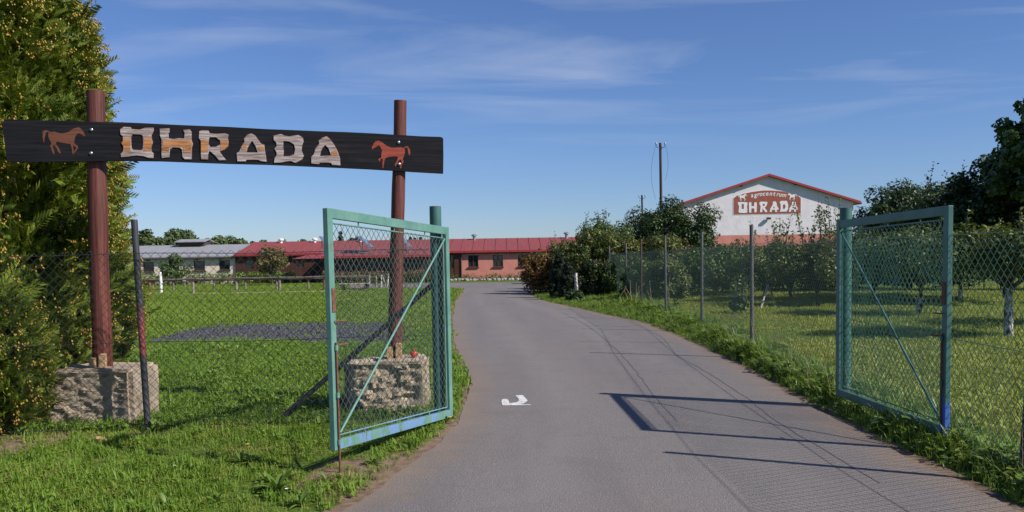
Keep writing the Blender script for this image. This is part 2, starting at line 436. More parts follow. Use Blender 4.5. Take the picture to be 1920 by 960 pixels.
ln.new(ramp(nd, ln, noise_tex(nd, ln, 2, 2, 0.5, world_vec(nd, ln)), [(0.3, (0.06, 0.10, 0.20)), (0.7, (0.11, 0.17, 0.30))]), b.inputs['Base Color']); M['solar'] = m
M['metal_grey'] = simple('grey_metal', (0.22, 0.23, 0.24), (0.36, 0.37, 0.38), 6, 0.45, 0.4, bmp=0)
M['vent_white'] = simple('white_vent', (0.6, 0.6, 0.6), (0.75, 0.75, 0.74), 6, 0.6, bmp=0)
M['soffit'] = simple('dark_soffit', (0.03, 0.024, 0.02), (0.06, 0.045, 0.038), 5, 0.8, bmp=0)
M['sign_red'] = simple('sign_brick_red', (0.26, 0.068, 0.042), (0.33, 0.095, 0.06), 3, 0.85, bmp=0.1)
M['sign_white'] = simple('sign_white', (0.66, 0.65, 0.66), (0.76, 0.75, 0.76), 6, 0.85, bmp=0.1)
M['grey_wood'] = wood('grey_fence_wood', (0.09, 0.07, 0.055), (0.20, 0.165, 0.135), (0.32, 0.275, 0.235), (8, 8, 1.0))
M['dark_wood'] = wood('dark_rail_wood', (0.05, 0.038, 0.03), (0.12, 0.095, 0.075), (0.22, 0.18, 0.15), (1, 6, 8))
M['reddish_wood'] = wood('reddish_post', (0.13, 0.045, 0.03), (0.25, 0.10, 0.06), (0.35, 0.16, 0.10), (8, 8, 1.0))
M['white_paint'] = simple('white_paint', (0.62, 0.61, 0.60), (0.80, 0.79, 0.78), 9, 0.6)
M['pale_wood'] = wood('pale_board', (0.30, 0.25, 0.20), (0.46, 0.40, 0.34), (0.58, 0.53, 0.46), (6, 6, 1.2))
M['pole_wood'] = wood('dark_pole', (0.016, 0.014, 0.013), (0.035, 0.03, 0.026), (0.065, 0.056, 0.05), (6, 6, 0.6))
m, nd, ln, b = mat('lime_washed_bark')
n1 = noise_tex(nd, ln, 20, 5, 0.7, world_vec(nd, ln, (1, 1, 0.45)))
ln.new(ramp(nd, ln, n1, [(0.46, (0.09, 0.07, 0.055)), (0.54, (0.52, 0.50, 0.50)), (0.8, (0.74, 0.73, 0.73))]), b.inputs['Base Color']); b.inputs['Roughness'].default_value = 0.9
bump(nd, ln, b, n1, 0.5, 0.01); M['limewash'] = m
M['bark'] = wood('bark', (0.035, 0.026, 0.02), (0.085, 0.065, 0.05), (0.15, 0.12, 0.095), (9, 9, 1.4), 0.9, 0.8)
M['stone'] = simple('bed_stone', (0.17, 0.16, 0.145), (0.36, 0.34, 0.31), 6, 0.9)
m, nd, ln, b = mat('car_red'); b.inputs['Base Color'].default_value = (0.16, 0.012, 0.016, 1); b.inputs['Roughness'].default_value = 0.25; b.inputs['Coat Weight'].default_value = 0.6
ln.new(ramp(nd, ln, noise_tex(nd, ln, 3, 3, 0.5, world_vec(nd, ln)), [(0.3, (0.15, 0.011, 0.015)), (0.7, (0.18, 0.016, 0.02))]), b.inputs['Base Color']); M['car_red'] = m
M['rubber'] = simple('tyre_rubber', (0.012, 0.012, 0.012), (0.03, 0.03, 0.03), 12, 0.85, bmp=0)
M['apple_red'] = simple('apple_skin', (0.42, 0.022, 0.018), (0.58, 0.06, 0.03), 30, 0.35, bmp=0)
M['yellow_petal'] = simple('yellow_petal', (0.72, 0.50, 0.02), (0.85, 0.62, 0.04), 60, 0.6, bmp=0)
M['white_petal'] = simple('white_petal', (0.75, 0.74, 0.72), (0.85, 0.84, 0.83), 60, 0.6, bmp=0)
M['pink_petal'] = leaf_mat('pink_blossom', [(0.30, 0.07, 0.08), (0.45, 0.14, 0.14), (0.5, 0.22, 0.2)])
M['brick'] = simple('broken_brick', (0.34, 0.17, 0.09), (0.48, 0.28, 0.16), 14, 0.9, bmp=0.6, bdist=0.01)
M['plastic'] = simple('white_plastic', (0.6, 0.62, 0.64), (0.8, 0.81, 0.82), 14, 0.4)
# foliage
M['thuja'] = leaf_mat('thuja_scale', [(0.043, 0.073, 0.010), (0.095, 0.143, 0.015), (0.171, 0.215, 0.023), (0.278, 0.286, 0.035)], 0.55, 0.18, 2.0)
M['thuja_cone'] = leaf_mat('thuja_cones', [(0.20, 0.095, 0.025), (0.34, 0.19, 0.035), (0.44, 0.31, 0.06), (0.30, 0.29, 0.06)], 0.65, 0.1, 2.5)
M['leaf_dark'] = leaf_mat('dark_green_leaf', [(0.016, 0.034, 0.009), (0.032, 0.060, 0.014), (0.062, 0.095, 0.022)], 0.42, 0.16)
M['leaf_mid'] = leaf_mat('mid_green_leaf', [(0.034, 0.064, 0.015), (0.069, 0.115, 0.024), (0.132, 0.178, 0.046)], 0.42, 0.2)
M['leaf_apple'] = leaf_mat('apple_leaf', [(0.031, 0.056, 0.016), (0.067, 0.103, 0.024), (0.123, 0.157, 0.040), (0.235, 0.235, 0.067)], 0.4, 0.22, 2.0)
M['leaf_olive'] = leaf_mat('olive_yellow_leaf', [(0.036, 0.060, 0.013), (0.074, 0.106, 0.022), (0.126, 0.156, 0.034), (0.240, 0.216, 0.060)], 0.45, 0.25, 1.5)
M['leaf_autumn'] = leaf_mat('autumn_leaf', [(0.045, 0.050, 0.013), (0.095, 0.070, 0.017), (0.19, 0.085, 0.020), (0.10, 0.105, 0.026)], 0.5, 0.22, 1.4)
M['leaf_apple_red'] = leaf_mat('fruiting_leaf', [(0.035, 0.055, 0.015), (0.085, 0.10, 0.028), (0.16, 0.13, 0.04), (0.26, 0.10, 0.05)], 0.5, 0.2, 1.5)
M['needle_dark'] = leaf_mat('dark_needle', [(0.006, 0.014, 0.005), (0.012, 0.025, 0.008), (0.022, 0.04, 0.012)], 0.6, 0.08)
M['leaf_far'] = leaf_mat('far_tree_leaf', [(0.045, 0.072, 0.026), (0.08, 0.115, 0.038), (0.125, 0.155, 0.055)], 0.5, 0.15, 0.5)  # distance haze is put into the colour, paler than the plain green
M['leaf_far_dark'] = leaf_mat('far_conifer_leaf', [(0.016, 0.032, 0.015), (0.030, 0.05, 0.022), (0.045, 0.07, 0.03)], 0.5, 0.1, 0.5)
M['weed'] = leaf_mat('broad_weed_leaf', [(0.085, 0.145, 0.022), (0.14, 0.22, 0.035), (0.21, 0.28, 0.06)], 0.42, 0.25, 2.0)
GR = [(0.10, (0.467, 0.337, 0.142)), (0.27, (0.268, 0.259, 0.063)), (0.45, (0.199, 0.259, 0.035)), (0.68, (0.164, 0.259, 0.028)), (0.95, (0.260, 0.345, 0.048))]
M['grass_front'] = grass_mat('grass_front', GR, 1.1)
M['grass_lush'] = grass_mat('grass_lush', [(0.05, (0.092, 0.157, 0.019)), (0.4, (0.134, 0.232, 0.022)), (0.7, (0.171, 0.280, 0.030)), (0.95, (0.239, 0.335, 0.048))], 0.8)
M['grass_lawn'] = grass_mat('grass_lawn', [(0.05, (0.127, 0.179, 0.021)), (0.4, (0.169, 0.251, 0.025)), (0.7, (0.199, 0.287, 0.030)), (0.95, (0.256, 0.315, 0.050))], 0.22)
M['grass_orchard'] = grass_mat('grass_orchard', [(0.05, (0.198, 0.197, 0.045)), (0.35, (0.268, 0.300, 0.052)), (0.7, (0.338, 0.375, 0.067)), (0.95, (0.437, 0.431, 0.104))], 0.5)
M['grass_verge'] = grass_mat('grass_verge', [(0.05, (0.398, 0.301, 0.127)), (0.3, (0.190, 0.243, 0.040)), (0.65, (0.190, 0.292, 0.034)), (0.95, (0.309, 0.385, 0.075))], 1.3)
M['straw'] = simple('dry_stalk', (0.30, 0.23, 0.12), (0.46, 0.37, 0.22), 20, 0.8, bmp=0)

# ------------------------------------------------------------------ the ground, road and yard
ground = MB().add([(-2500, -600, 0), (2500, -600, 0), (2500, 4200, 0), (-2500, 4200, 0)], [(0, 1, 2, 3)]).build('ground', M['ground'])
props(ground, 'wide flat green grassland under the whole place', 'ground', kind='structure')
L_PX = [(650, 960), (700, 925), (760, 880), (815, 840), (855, 800), (872, 760), (883, 722), (878, 695), (862, 668), (850, 640), (848, 600), (852, 570), (862, 552), (868, 543)]
R_PX = [(1905, 960), (1800, 905), (1700, 860), (1600, 805), (1500, 752), (1430, 710), (1350, 668), (1280, 635), (1200, 604), (1130, 590), (1080, 578), (1030, 568), (1000, 557)]
Lp = [G(*p) for p in L_PX]; Rp = [G(*p) for p in R_PX]
LY = np.array([-12, 2.0, 4.4] + [p.y for p in Lp] + [Lp[-1].y + 1.5, Lp[-1].y + 3, 72.0])
LX = np.array([-9, -4.2, -1.75] + [p.x for p in Lp] + [Lp[-1].x - 1.2, -9.5, -13.0])
RY = np.array([-12, 2.0] + [p.y for p in Rp] + [47, 52, 56, 72])
RX = np.array([6.5, 3.6] + [p.x for p in Rp] + [1.0, 3.5, 9, 12])
def xl(Y): return np.interp(Y, LY, LX)
def xr(Y): return np.interp(Y, RY, RX)
def strip(name, mt, z, grow, amp, kind, parent=None, y1=64.0, seed=0):
    ys = np.concatenate([np.arange(-8, 26, 0.12), np.arange(26, y1, 0.5)])
    vs, fs = [], []
    K = 10
    for i, y in enumerate(ys):
        a = float(xl(y)) - grow + amp * (mnoise.noise((y * 1.9, seed, 0)) + 0.6 * mnoise.noise((y * 6.5, seed, 4)))
        c = float(xr(y)) + grow + amp * (mnoise.noise((y * 1.7, seed, 9)) + 0.6 * mnoise.noise((y * 6.1, seed, 14)))
        for k in range(K + 1): vs.append((a + (c - a) * k / K, y, z))
        if i:
            for k in range(K):
                q = (i - 1) * (K + 1) + k
                fs.append((q, q + 1, q + K + 2, q + K + 1))
    o = MB().add(vs, fs).build(name, mt, parent)
    at = o.data.attributes.new('across', 'FLOAT', 'POINT'); at.data.foreach_set('value', [k / K for _ in ys for k in range(K + 1)])
    if kind: o['kind'] = kind
    return o
props(strip('dirt_shoulder', M['soil'], 0.006, 0.12, 0.10, 'structure', seed=3, y1=50), 'bare brown earth along both edges of the asphalt drive', 'soil')
road = strip('road', M['asphalt'], 0.012, 0.0, 0.035, 'structure')
props(road, 'grey asphalt drive leading through the open gate to the yard', 'road')
# the painted mark
def on_ground(pts, ox, oy, s, z): return [tuple(G(ox + x / s, oy + y / s, z)) for x, y in pts]
mk = MB()
mk.add(on_ground([(330,600),(370,640),(1200,635),(1235,628),(1150,612),(880,608),(560,575),(345,560)], 920, 720, 16, 0.0165), [tuple(range(7, -1, -1))])
mk.add(on_ground([(345,560),(560,575),(545,510),(500,450),(420,440),(340,465),(318,530)], 920, 720, 16, 0.0165), [tuple(range(6, -1, -1))])
mk.add(on_ground([(560,575),(880,608),(1000,575),(1100,510),(1095,470),(960,330),(760,335),(750,360),(830,430),(850,490),(790,545)], 920, 720, 16, 0.0165), [tuple(range(10, -1, -1))])
bm = bmesh.new(); me = mk.mesh('painted_mark'); bm.from_mesh(me); bmesh.ops.triangulate(bm, faces=bm.faces[:]); bmesh.ops.recalc_face_normals(bm, faces=bm.faces[:]); bm.to_mesh(me); bm.free()
link('painted_mark', me, M['road_paint'], road)
# dark seams in the asphalt
def ribbon(pts, w, z):
    mb = MB(); P = [G(*p, z) for p in pts]; vs = []
    Q = []
    for i in range(len(P) - 1):
        for k in range(6):
            t = k / 6; p = P[i].lerp(P[i + 1], t)
            Q.append(p + Vector((0.03 * mnoise.noise(p * 3), 0, 0)))
    Q.append(P[-1])
    for i, p in enumerate(Q):
        d = (Q[min(i + 1, len(Q) - 1)] - Q[max(i - 1, 0)]); d.z = 0; d.normalize()
        sd = Vector((d.y, -d.x, 0)) * (w / 2 * (0.7 + 0.6 * abs(mnoise.noise(p * 4))))
        vs += [p - sd, p + sd]
    return mb.add(vs, [(2*i, 2*i+1, 2*i+3, 2*i+2) for i in range(len(Q) - 1)])
for pts, w in (([(1052,585),(1075,596),(1105,612),(1140,640),(1170,670),(1200,705),(1225,740),(1270,790)], 0.018),
               ([(1160,590),(1205,612),(1245,635),(1268,665),(1330,700),(1400,745),(1470,800),(1560,850),(1650,905)], 0.016),
               ([(1088,640),(1180,641),(1262,642)], 0.03), ([(1050,611),(1120,611),(1180,612)], 0.035)):
    ribbon(pts, w, 0.0150).build('tar_seam', M['tar'], road)
# dark gravel patch on the lawn and the sandy line by the paddock
def ragged(pts_px, z, amp, sub=10):
    P = [G(*p) for p in pts_px]; out = []
    for i, p in enumerate(P):
        q = P[(i + 1) % len(P)]
        for k in range(sub):
            c = p.lerp(q, k / sub); out.append((c.x + amp * mnoise.noise((c.x * 2.3, c.y * 2.3, 1)), c.y + amp * 2 * mnoise.noise((c.x * 2.3, c.y * 2.3, 7)), z))
    return out
GRAVEL_PX = [(262, 642), (300, 633), (345, 622), (400, 611), (470, 609), (620, 606), (755, 608), (772, 622), (768, 641), (640, 645), (450, 646), (300, 648)]
gv = ragged(GRAVEL_PX, 0.006, 0.5)
props(MB().add(gv, [tuple(range(len(gv)))]).build('gravel_patch', M['gravel']), 'dark grey gravel patch crossing the lawn behind the wire fence', 'gravel', kind='structure')
sv = ragged([(240, 552), (420, 551.5), (620, 547.5), (690, 545), (690, 542.5), (620, 545), (420, 549), (240, 549.5)], 0.006, 0.35)
props(MB().add(sv, [tuple(range(len(sv)))]).build('sand_track', M['sand']), 'pale sandy track running under the paddock rail', 'path', kind='structure')

EARTH_PX = [[(-60, 806), (60, 803), (180, 806), (290, 803), (335, 815), (225, 826), (120, 830), (60, 850), (-60, 862)], [(585, 880), (640, 862), (720, 848), (775, 840), (770, 865), (715, 905), (660, 950), (600, 945), (560, 910)]]
earth = [ragged(e, 0.004, 0.10) for e in EARTH_PX]
for e, lb in zip(earth, ('bare reddish earth along the foot of the wire fence and thuja', 'trodden bare earth between the open gate leaf and the drive')):
    props(MB().add(e, [tuple(range(len(e)))]).build('bare_earth', M['soil']), lb, 'soil', kind='structure')

# ------------------------------------------------------------------ long buildings
def wall_cells(mb, x0, x1, y0, y1, z0, z1, openings):
    xs = sorted({x0, x1} | {v for o in openings for v in o[:2]}); zs = sorted({z0, z1} | {v for o in openings for v in o[2:]})
    for i in range(len(xs) - 1):
        for k in range(len(zs) - 1):
            cx, cz = (xs[i] + xs[i+1]) / 2, (zs[k] + zs[k+1]) / 2
            if any(o[0] < cx < o[1] and o[2] < cz < o[3] for o in openings): continue
            mb.box((xs[i], y0, zs[k]), (xs[i+1], y1, zs[k+1]))
    return mb
def weld(o):
    bm = bmesh.new(); bm.from_mesh(o.data)
    bmesh.ops.remove_doubles(bm, verts=bm.verts[:], dist=1e-4)
    bad = [f for f in bm.faces if len([g for g in bm.faces if False])]
    seen = {}
    for f in bm.faces:
        seen.setdefault(tuple(sorted(v.index for v in f.verts)), []).append(f)
    dup = [f for fs in seen.values() if len(fs) > 1 for f in fs]
    bmesh.ops.delete(bm, geom=dup, context='FACES_ONLY'); bm.to_mesh(o.data); bm.free()
    return o
def window(parent, x0, x1, z0, z1, yf, mullions=1, frame='window_wood', sill=True, curtain=False):
    """set in an opening whose wall face is at yf"""
    t = 0.07; mb = MB(); y0, y1 = yf + 0.05, yf + 0.13; e = 0.004
    mb.box((x0 + e, y0, z0 + e), (x0 + t, y1, z1 - e)).box((x1 - t, y0, z0 + e), (x1 - e, y1, z1 - e))
    mb.box((x0 + t, y0, z0 + e), (x1 - t, y1, z0 + t)).box((x0 + t, y0, z1 - t), (x1 - t, y1, z1 - e))
    for k in range(mullions):
        xm = x0 + (x1 - x0) * (k + 1) / (mullions + 1)
        mb.box((xm - 0.045, y0 - 0.01, z0 + t), (xm + 0.045, y1, z1 - t))
    w = mb.build('window', M[frame], parent)
    MB().box((x0 + t, yf + 0.095, z0 + t), (x1 - t, yf + 0.105, z1 - t)).build('pane', M['glass'], w)
    if sill:
        MB().box((x0 - 0.06, yf - 0.10, z0 - 0.07), (x1 + 0.06, yf + 0.05, z0 - 0.003)).build('sill', M[frame], w)
    return w
def slab_roof(parent, x0, x1, ye, ze, yr, zr, yb, zb, mt, name='roof', t=0.09):
    mb = MB()
    prof = [(ye, ze), (yr, zr), (yb, zb), (yb, zb - t), (yr, zr - t), (ye, ze - t)]
    n = len(prof)
    vs = [(x0, y, z) for y, z in prof] + [(x1, y, z) for y, z in prof]
    fs = [(0, n, n+1, 1), (1, n+1, n+2, 2), (2, n+2, n+3, 3), (3, n+3, n+4, 4), (4, n+4, n+5, 5), (5, n+5, n, 0), (0,1,4,5), (1,2,3,4), (n+5,n+4,n+1,n), (n+4,n+3,n+2,n+1)]
    return mb.add(vs, fs).build(name, mt, parent)

YB = 73.0
def bx(px): return AT(px, YB, 2.0).x
def bz(px, py, Y=YB): return W(px, py, Y).z
# red roofed long building
red = thing('long_building', 'long low building with a red roof, salmon walls and a brown timber middle', 'building', (bx(862), YB, 0))
XS, XB0, XE = bx(864), bx(441), 11.0
EZ = bz(870, 471.5) + 0.02
ops = [(bx(a), bx(c), bz(887, 501), bz(887, 478)) for a, c in ((877.5, 896.5), (924, 943), (970.5, 989.5), (1017, 1036))]
weld(wall_cells(MB(), XS, XE, YB, YB + 0.3, -0.05, EZ - 0.02, ops).build('wall', M['salmon'], red))
for o in ops: window(red, *o, YB)
# timber middle
top = [(bx(843.5), bx(850.5), bz(846, 503), bz(846, 480)), (bx(459), bx(475), bz(467, 505), bz(467, 487)), (bx(552), bx(560), bz(556, 501), bz(556, 488.5)), (bx(563), bx(569.5), bz(566, 501), bz(566, 488.5))]
xa = bx(606); YA = 69.0
tb = wall_cells(MB(), XB0, xa - 0.01, YB - 0.02, YB + 0.28, -0.05, EZ - 0.03, top[1:]); weld(tb.build('timber_wall', M['brown_timber'], red))
tb = wall_cells(MB(), bx(812) + 0.01, XS - 0.012, YB - 0.02, YB + 0.28, -0.05, EZ - 0.03, [top[0]]); weld(tb.build('timber_wall', M['brown_timber'], red))
for o in top: window(red, *o, YB - 0.02, mullions=0, sill=False)
for i in range(10):       # boards of the timber piece beside the salmon wall
    z = 0.12 + i * 0.2
    for xs0, xs1 in ((bx(851.5), XS - 0.03),):
        MB().box((xs0, YB - 0.05, z), (xs1, YB - 0.024, z + 0.185)).build('cladding_board', M['brown_timber'], red)
RY_, RZ = YB + 5.6, W(850, 448, YB + 5.6).z
slab_roof(red, XB0 - 0.05, XE + 0.4, YB - 0.26, EZ, RY_, RZ, YB + 11.5, EZ, M['red_roof'])
MB().box((XB0 - 0.05, YB - 0.34, EZ - 0.13), (XE + 0.4, YB - 0.266, EZ + 0.035)).build('gutter', M['red_trim'], red)
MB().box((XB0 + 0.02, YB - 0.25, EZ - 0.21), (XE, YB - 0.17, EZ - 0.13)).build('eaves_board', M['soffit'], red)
for k in range(7):
    xk = XS + 0.9 + k * 2.05
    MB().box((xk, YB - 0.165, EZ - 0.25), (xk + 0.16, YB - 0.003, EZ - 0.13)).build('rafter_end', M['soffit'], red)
for px in (864.5, 1001):
    MB().tube([(bx(px), YB - 0.09, EZ - 0.14), (bx(px), YB - 0.09, 0.02)], 0.05, 8).build('downpipe', M['soffit'], red, True)
for k in range(int((XE - XB0) / 0.95)):      # standing seams of the roof sheets
    xk = XB0 + 0.5 + k * 0.95
    MB().bar((xk, YB - 0.25, EZ + 0.016), (xk, RY_ - 0.02, RZ + 0.016), 0.035, 0.04).build('roof_seam', M['red_roof'], red)
# lean-to with porch in front of the timber wall
ex0, ex1 = AT(598, YA, 2).x, AT(812, YA, 2).x
AZ = W(700, 479.5, YA - 0.5).z
aops = [(AT(694, YA, 2).x, AT(705, YA, 2).x, W(700, 505, YA).z, W(700, 491, YA).z), (AT(790, YA, 2).x, AT(801, YA, 2).x, W(795, 505, YA).z, W(795, 489, YA).z)]
weld(wall_cells(MB(), ex0 + .3, ex1 - 0.05, YA, YA + 0.25, -0.05, AZ - 0.05, aops).build('porch_wall', M['brown_timber'], red))
for o in aops: window(red, *o, YA, mullions=0, sill=False)
MB().box((ex1 - 0.3, YA + 0.26, -0.05), (ex1 - 0.06, YB - 0.03, AZ - 0.05)).build('porch_wall', M['brown_timber'], red)
sl = MB()
def slabq(mb, a, b2, c2, d2, t=0.07):
    mb.add([a, b2, c2, d2] + [(p[0], p[1], p[2] - t) for p in (a, b2, c2, d2)], [(0,1,2,3), (7,6,5,4), (0,4,5,1), (1,5,6,2), (2,6,7,3), (3,7,4,0)]); return mb
slabq(sl, (ex0, YA - 0.5, AZ), (ex1, YA - 0.5, AZ), (ex1, YB + 1.0, EZ + 0.42), (ex0, YB + 1.0, EZ + 0.42)).build('porch_roof', M['red_roof'], red)
MB().box((ex0, YA - 0.58, AZ - 0.15), (ex1, YA - 0.505, AZ + 0.03)).build('gutter', M['red_trim'], red)
hx0, hx1 = AT(549, YA - 1, 2).x, AT(600, YA - 1, 2).x; hz = W(575, 485, YA - 1.2).z
hp = MB().add([(hx0, YA - 1.4, hz), (hx1, YA - 1.4, hz), (hx1, YA + 1.2, hz), (hx0, YA + 1.2, hz), (hx0 + 0.9, YA - 0.1, hz + 0.28), (hx1, YA - 0.1, hz + 0.28),
               ], [(0, 1, 5, 4), (1, 2, 5), (2, 3, 4, 5), (3, 0, 4), (3, 2, 1, 0)]); hp.build('porch_hood', M['red_roof'], red)
MB().box((AT(561.3, YA - 1.1, 1).x, YA - 1.15, 0), (AT(563.5, YA - 1.1, 1).x, YA - 1.05, hz - 0.003)).build('porch_post', M['window_wood'], red)
# roof vents
for px, py, white in ((527, 451, 1), (590, 450, 1), (676, 450, 1), (889, 443, 0), (1062, 439, 0)):
    p = W(px, py, RY_ - 0.6)
    vt = MB().tube([(p.x, RY_ - 0.6, RZ - 0.35), (p.x, RY_ - 0.6, p.z)], 0.13, 12)
    vt.tube([(p.x, RY_ - 0.6, p.z + 0.002), (p.x, RY_ - 0.6, p.z + 0.12), (p.x, RY_ - 0.6, p.z + 0.2)], [0.24, 0.24, 0.08], 12)
    vt.build('roof_vent', M['vent_white'] if white else M['metal_grey'], red, True)
# tilted solar panels on frames
for (pa, pb) in (((603.5, 443), (616, 459)), ((673.5, 442), (698, 463)), ((755.5, 446), (770, 462))):
    y0, y1 = YA + 0.8, YA + 2.5
    a, c = W(*pa, y0 + .8), W(*pb, y0 + .8)
    d = Vector((c.x - a.x, 0, c.z - a.z)).normalized(); nrm = Vector((-d.z, 0, d.x)) if -d.z > 0 else Vector((d.z, 0, -d.x))
    mb = MB()
    for s in (0, 1):
        pass
    q = [Vector((a.x, y0, a.z)), Vector((c.x, y0, c.z)), Vector((c.x, y1, c.z)), Vector((a.x, y1, a.z))]
    fr = MB().add([v for v in q] + [v - nrm * 0.10 for v in q], [(0,1,2,3), (7,6,5,4), (0,4,5,1), (1,5,6,2), (2,6,7,3), (3,7,4,0)])
    pn = fr.build('solar_panel', M['metal_grey'], red)
    sh = [v.lerp(sum(q, Vector()) / 4, 0.06) + nrm * 0.006 for v in q]
    MB().add(sh + [v - nrm * 0.004 for v in sh], [(0,1,2,3), (7,6,5,4), (0,4,5,1), (1,5,6,2), (2,6,7,3), (3,7,4,0)]).build('panel_glass', M['solar'], pn)
    zr = AZ + 0.25
    for yy in (y0 + 0.2, y1 - 0.2):
        lg = MB(); lg.bar((a.x + 0.12, yy, zr), (a.x + 0.12, yy, a.z - 0.18), 0.06, 0.06); lg.bar((a.x + 0.12, yy, zr + 0.03), (c.x + 0.1, yy, zr + 0.03), 0.06, 0.06)
        lg.bar((c.x - 0.1, yy, zr), (c.x - 0.1, yy, c.z + 0.02), 0.06, 0.06)
        lg.build('panel_stand', M['metal_grey'], pn)

# grey roofed wing
gx1 = XB0 - 0.012; gx0 = bx(120)
GE = bz(350, 481)
gry = thing('grey_wing', 'low cream stable wing under a grey sheet roof, beside the red roof', 'building', ((gx0 + gx1) / 2, YB, 0))
gops = [(bx(a), bx(c), bz((a + c) / 2, y1), bz((a + c) / 2, y0)) for a, c, y0, y1 in ((267, 287.5, 491, 510), (362, 383, 488.5, 507.5), (409.5, 430, 488, 506.5), (315, 335, 490, 509), (218, 238, 492, 511))]
weld(wall_cells(MB(), gx0, gx1, YB + 0.1, YB + 0.4, -0.05, GE - 0.02, gops).build('wall', M['cream'], gry))
for o in gops: window(gry, *o, YB + 0.1, mullions=0)
slab_roof(gry, gx0 - 0.4, gx1 - 0.05, YB - 0.24, GE, YB + 5.6, W(350, 459.5, YB + 5.6).z, YB + 11.5, GE, M['grey_roof'])
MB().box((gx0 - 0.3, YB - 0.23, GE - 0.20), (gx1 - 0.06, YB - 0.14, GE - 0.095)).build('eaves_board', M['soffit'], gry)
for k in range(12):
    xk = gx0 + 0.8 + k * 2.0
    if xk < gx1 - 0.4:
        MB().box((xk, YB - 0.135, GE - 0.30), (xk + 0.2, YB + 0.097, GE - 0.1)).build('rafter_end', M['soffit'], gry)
a, c = W(334, 456, YB + 4.8), W(385, 456, YB + 4.8)
rv = thing('roof_lantern', 'raised grey ventilation hood on the grey sheet roof', 'roof vent', ((a.x + c.x) / 2, YB + 5, a.z - 0.3))
MB().box((a.x + .1, YB + 4.7, a.z - 0.55), (c.x - .1, YB + 6.5, a.z + 0.05)).build('hood_wall', M['soffit'], rv)
slab_roof(rv, a.x - 0.12, c.x + 0.12, YB + 4.3, a.z + 0.12, YB + 5.6, a.z + 0.36, YB + 6.9, a.z + 0.12, M['grey_roof'], 'hood_roof', 0.06)

# ------------------------------------------------------------------ gabled hall
YH = 75.0
def hp_(px, py): p = W(px, py, YH); return (p.x, p.z)
ax, az = hp_(1440, 330); rx, rz = hp_(1600, 378); lx = 2 * ax - rx; lz = rz
hall = thing('gabled_hall', 'tall white hall with a red gable roof and a painted name sign', 'building', (ax, YH, 0))
bandz = hp_(1440, 440)[1]
def gable(z0, z1, y0, y1):
    def wz(x): return az - abs(x - ax) / (rx - ax) * (az - rz)
    return [(lx, z0), (rx, z0), (rx, min(z1, rz))] + ([(ax, az)] if z1 > rz else []) + [(lx, min(z1, lz))]
def front_prism(poly, y0, y1):
    n = len(poly); return MB().add([(x, y0, z) for x, z in poly] + [(x, y1, z) for x, z in poly], [tuple(range(n)), tuple(reversed(range(n, 2*n)))] + [(i, n+i, n+(i+1) % n, (i+1) % n) for i in range(n)])
front_prism([(lx, bandz), (rx, bandz), (rx, rz - 0.02), (ax, az - 0.02), (lx, lz - 0.02)], YH, YH + 24).build('wall', M['white_wall'], hall)
front_prism([(lx - 0.003, -0.05), (rx + 0.003, -0.05), (rx + 0.003, bandz - 0.003), (lx - 0.003, bandz - 0.003)], YH - 0.004, YH + 24.01).build('base_wall', M['salmon'], hall)
sl_ = (az - rz) / (rx - ax); ov = 0.5
for s in (-1, 1):
    e = ax + s * (rx - ax + ov); ez = rz - ov * sl_
    poly = [(ax, az + 0.002), (e, ez + 0.002), (e, ez + 0.14), (ax, az + 0.14)]
    if s < 0: poly.reverse()
    front_prism([(x + (0.002 * s), z) for x, z in poly], YH - 0.33, YH + 24.3).build('roof', M['red_roof'], hall)
    tp = [(ax + 0.002 * s, az - 0.02), (e + 0.02 * s, ez - 0.02), (e + 0.02 * s, ez + 0.17), (ax + 0.002 * s, az + 0.17)]
    if s < 0: tp.reverse()
    front_prism(tp, YH - 0.37, YH - 0.335).build('verge_trim', M['red_trim'], hall)
    MB().tube([(e + s * 0.05, YH - 0.3, ez), (e + s * 0.05, YH + 24, ez)], 0.08, 8).build('gutter', M['soffit'], hall, True)
for px, py in ((1389, 348), (1491, 345)):
    x, z = hp_(px, py); MB().box((x - .09, YH - 0.3, z - 0.09), (x + .09, YH - 0.003, z + 0.09)).build('purlin_end', M['soffit'], hall)
x, z = hp_(1440, 410); MB().box((x - 0.16, YH - 0.32, z - 0.08), (x + 0.16, YH - 0.1, z + 0.1)).box((x - 0.03, YH - 0.1, z - 0.04), (x + 0.03, YH - 0.002, z + 0.04)).build('floodlight', M['soffit'], hall)
MH = Matrix(((1, 0, 0, 0), (0, 0, -1, 0), (0, 1, 0, 0), (0, 0, 0, 1)))
def hall_shape(name, ring, holes, y, depth, mt, parent, s=12.0, ox=1360, oy=340):
    cv = lambda r: [hp_(ox + x / s, oy + yy / s) for x, yy in r]
    me = flat_shape(name, cv(ring), [cv(h) for h in holes], depth)
    me.transform(Matrix.Translation((0, y, 0)) @ MH)
    me.transform(Matrix.Translation(-root_off(parent)))
    return link(name, me, mt, parent)
PANEL = [(190,745),(190,380),(250,330),(400,283),(600,238),(850,207),(1050,207),(1300,228),(1500,282),(1640,332),(1695,377),(1695,717)]
cxp, cyp = 942, 480
hall_shape('sign_border', [(cxp + (x - cxp) * 1.025, cyp + (y - cyp) * 1.06) for x, y in PANEL], [], YH - 0.003, 0.012, M['sign_white'], hall)
sgn = hall_shape('sign_panel', PANEL, [], YH - 0.0185, 0.012, M['sign_red'], hall)
A_ = [(1065,465),(1110,445),(1145,475),(1160,560),(1195,610),(1190,640),(1150,640),(1165,690),(1120,690),(1105,640),(1050,640),(1035,690),(990,690),(1010,610),(1060,530)]
AH = [(1088,560),(1110,605),(1066,605)]
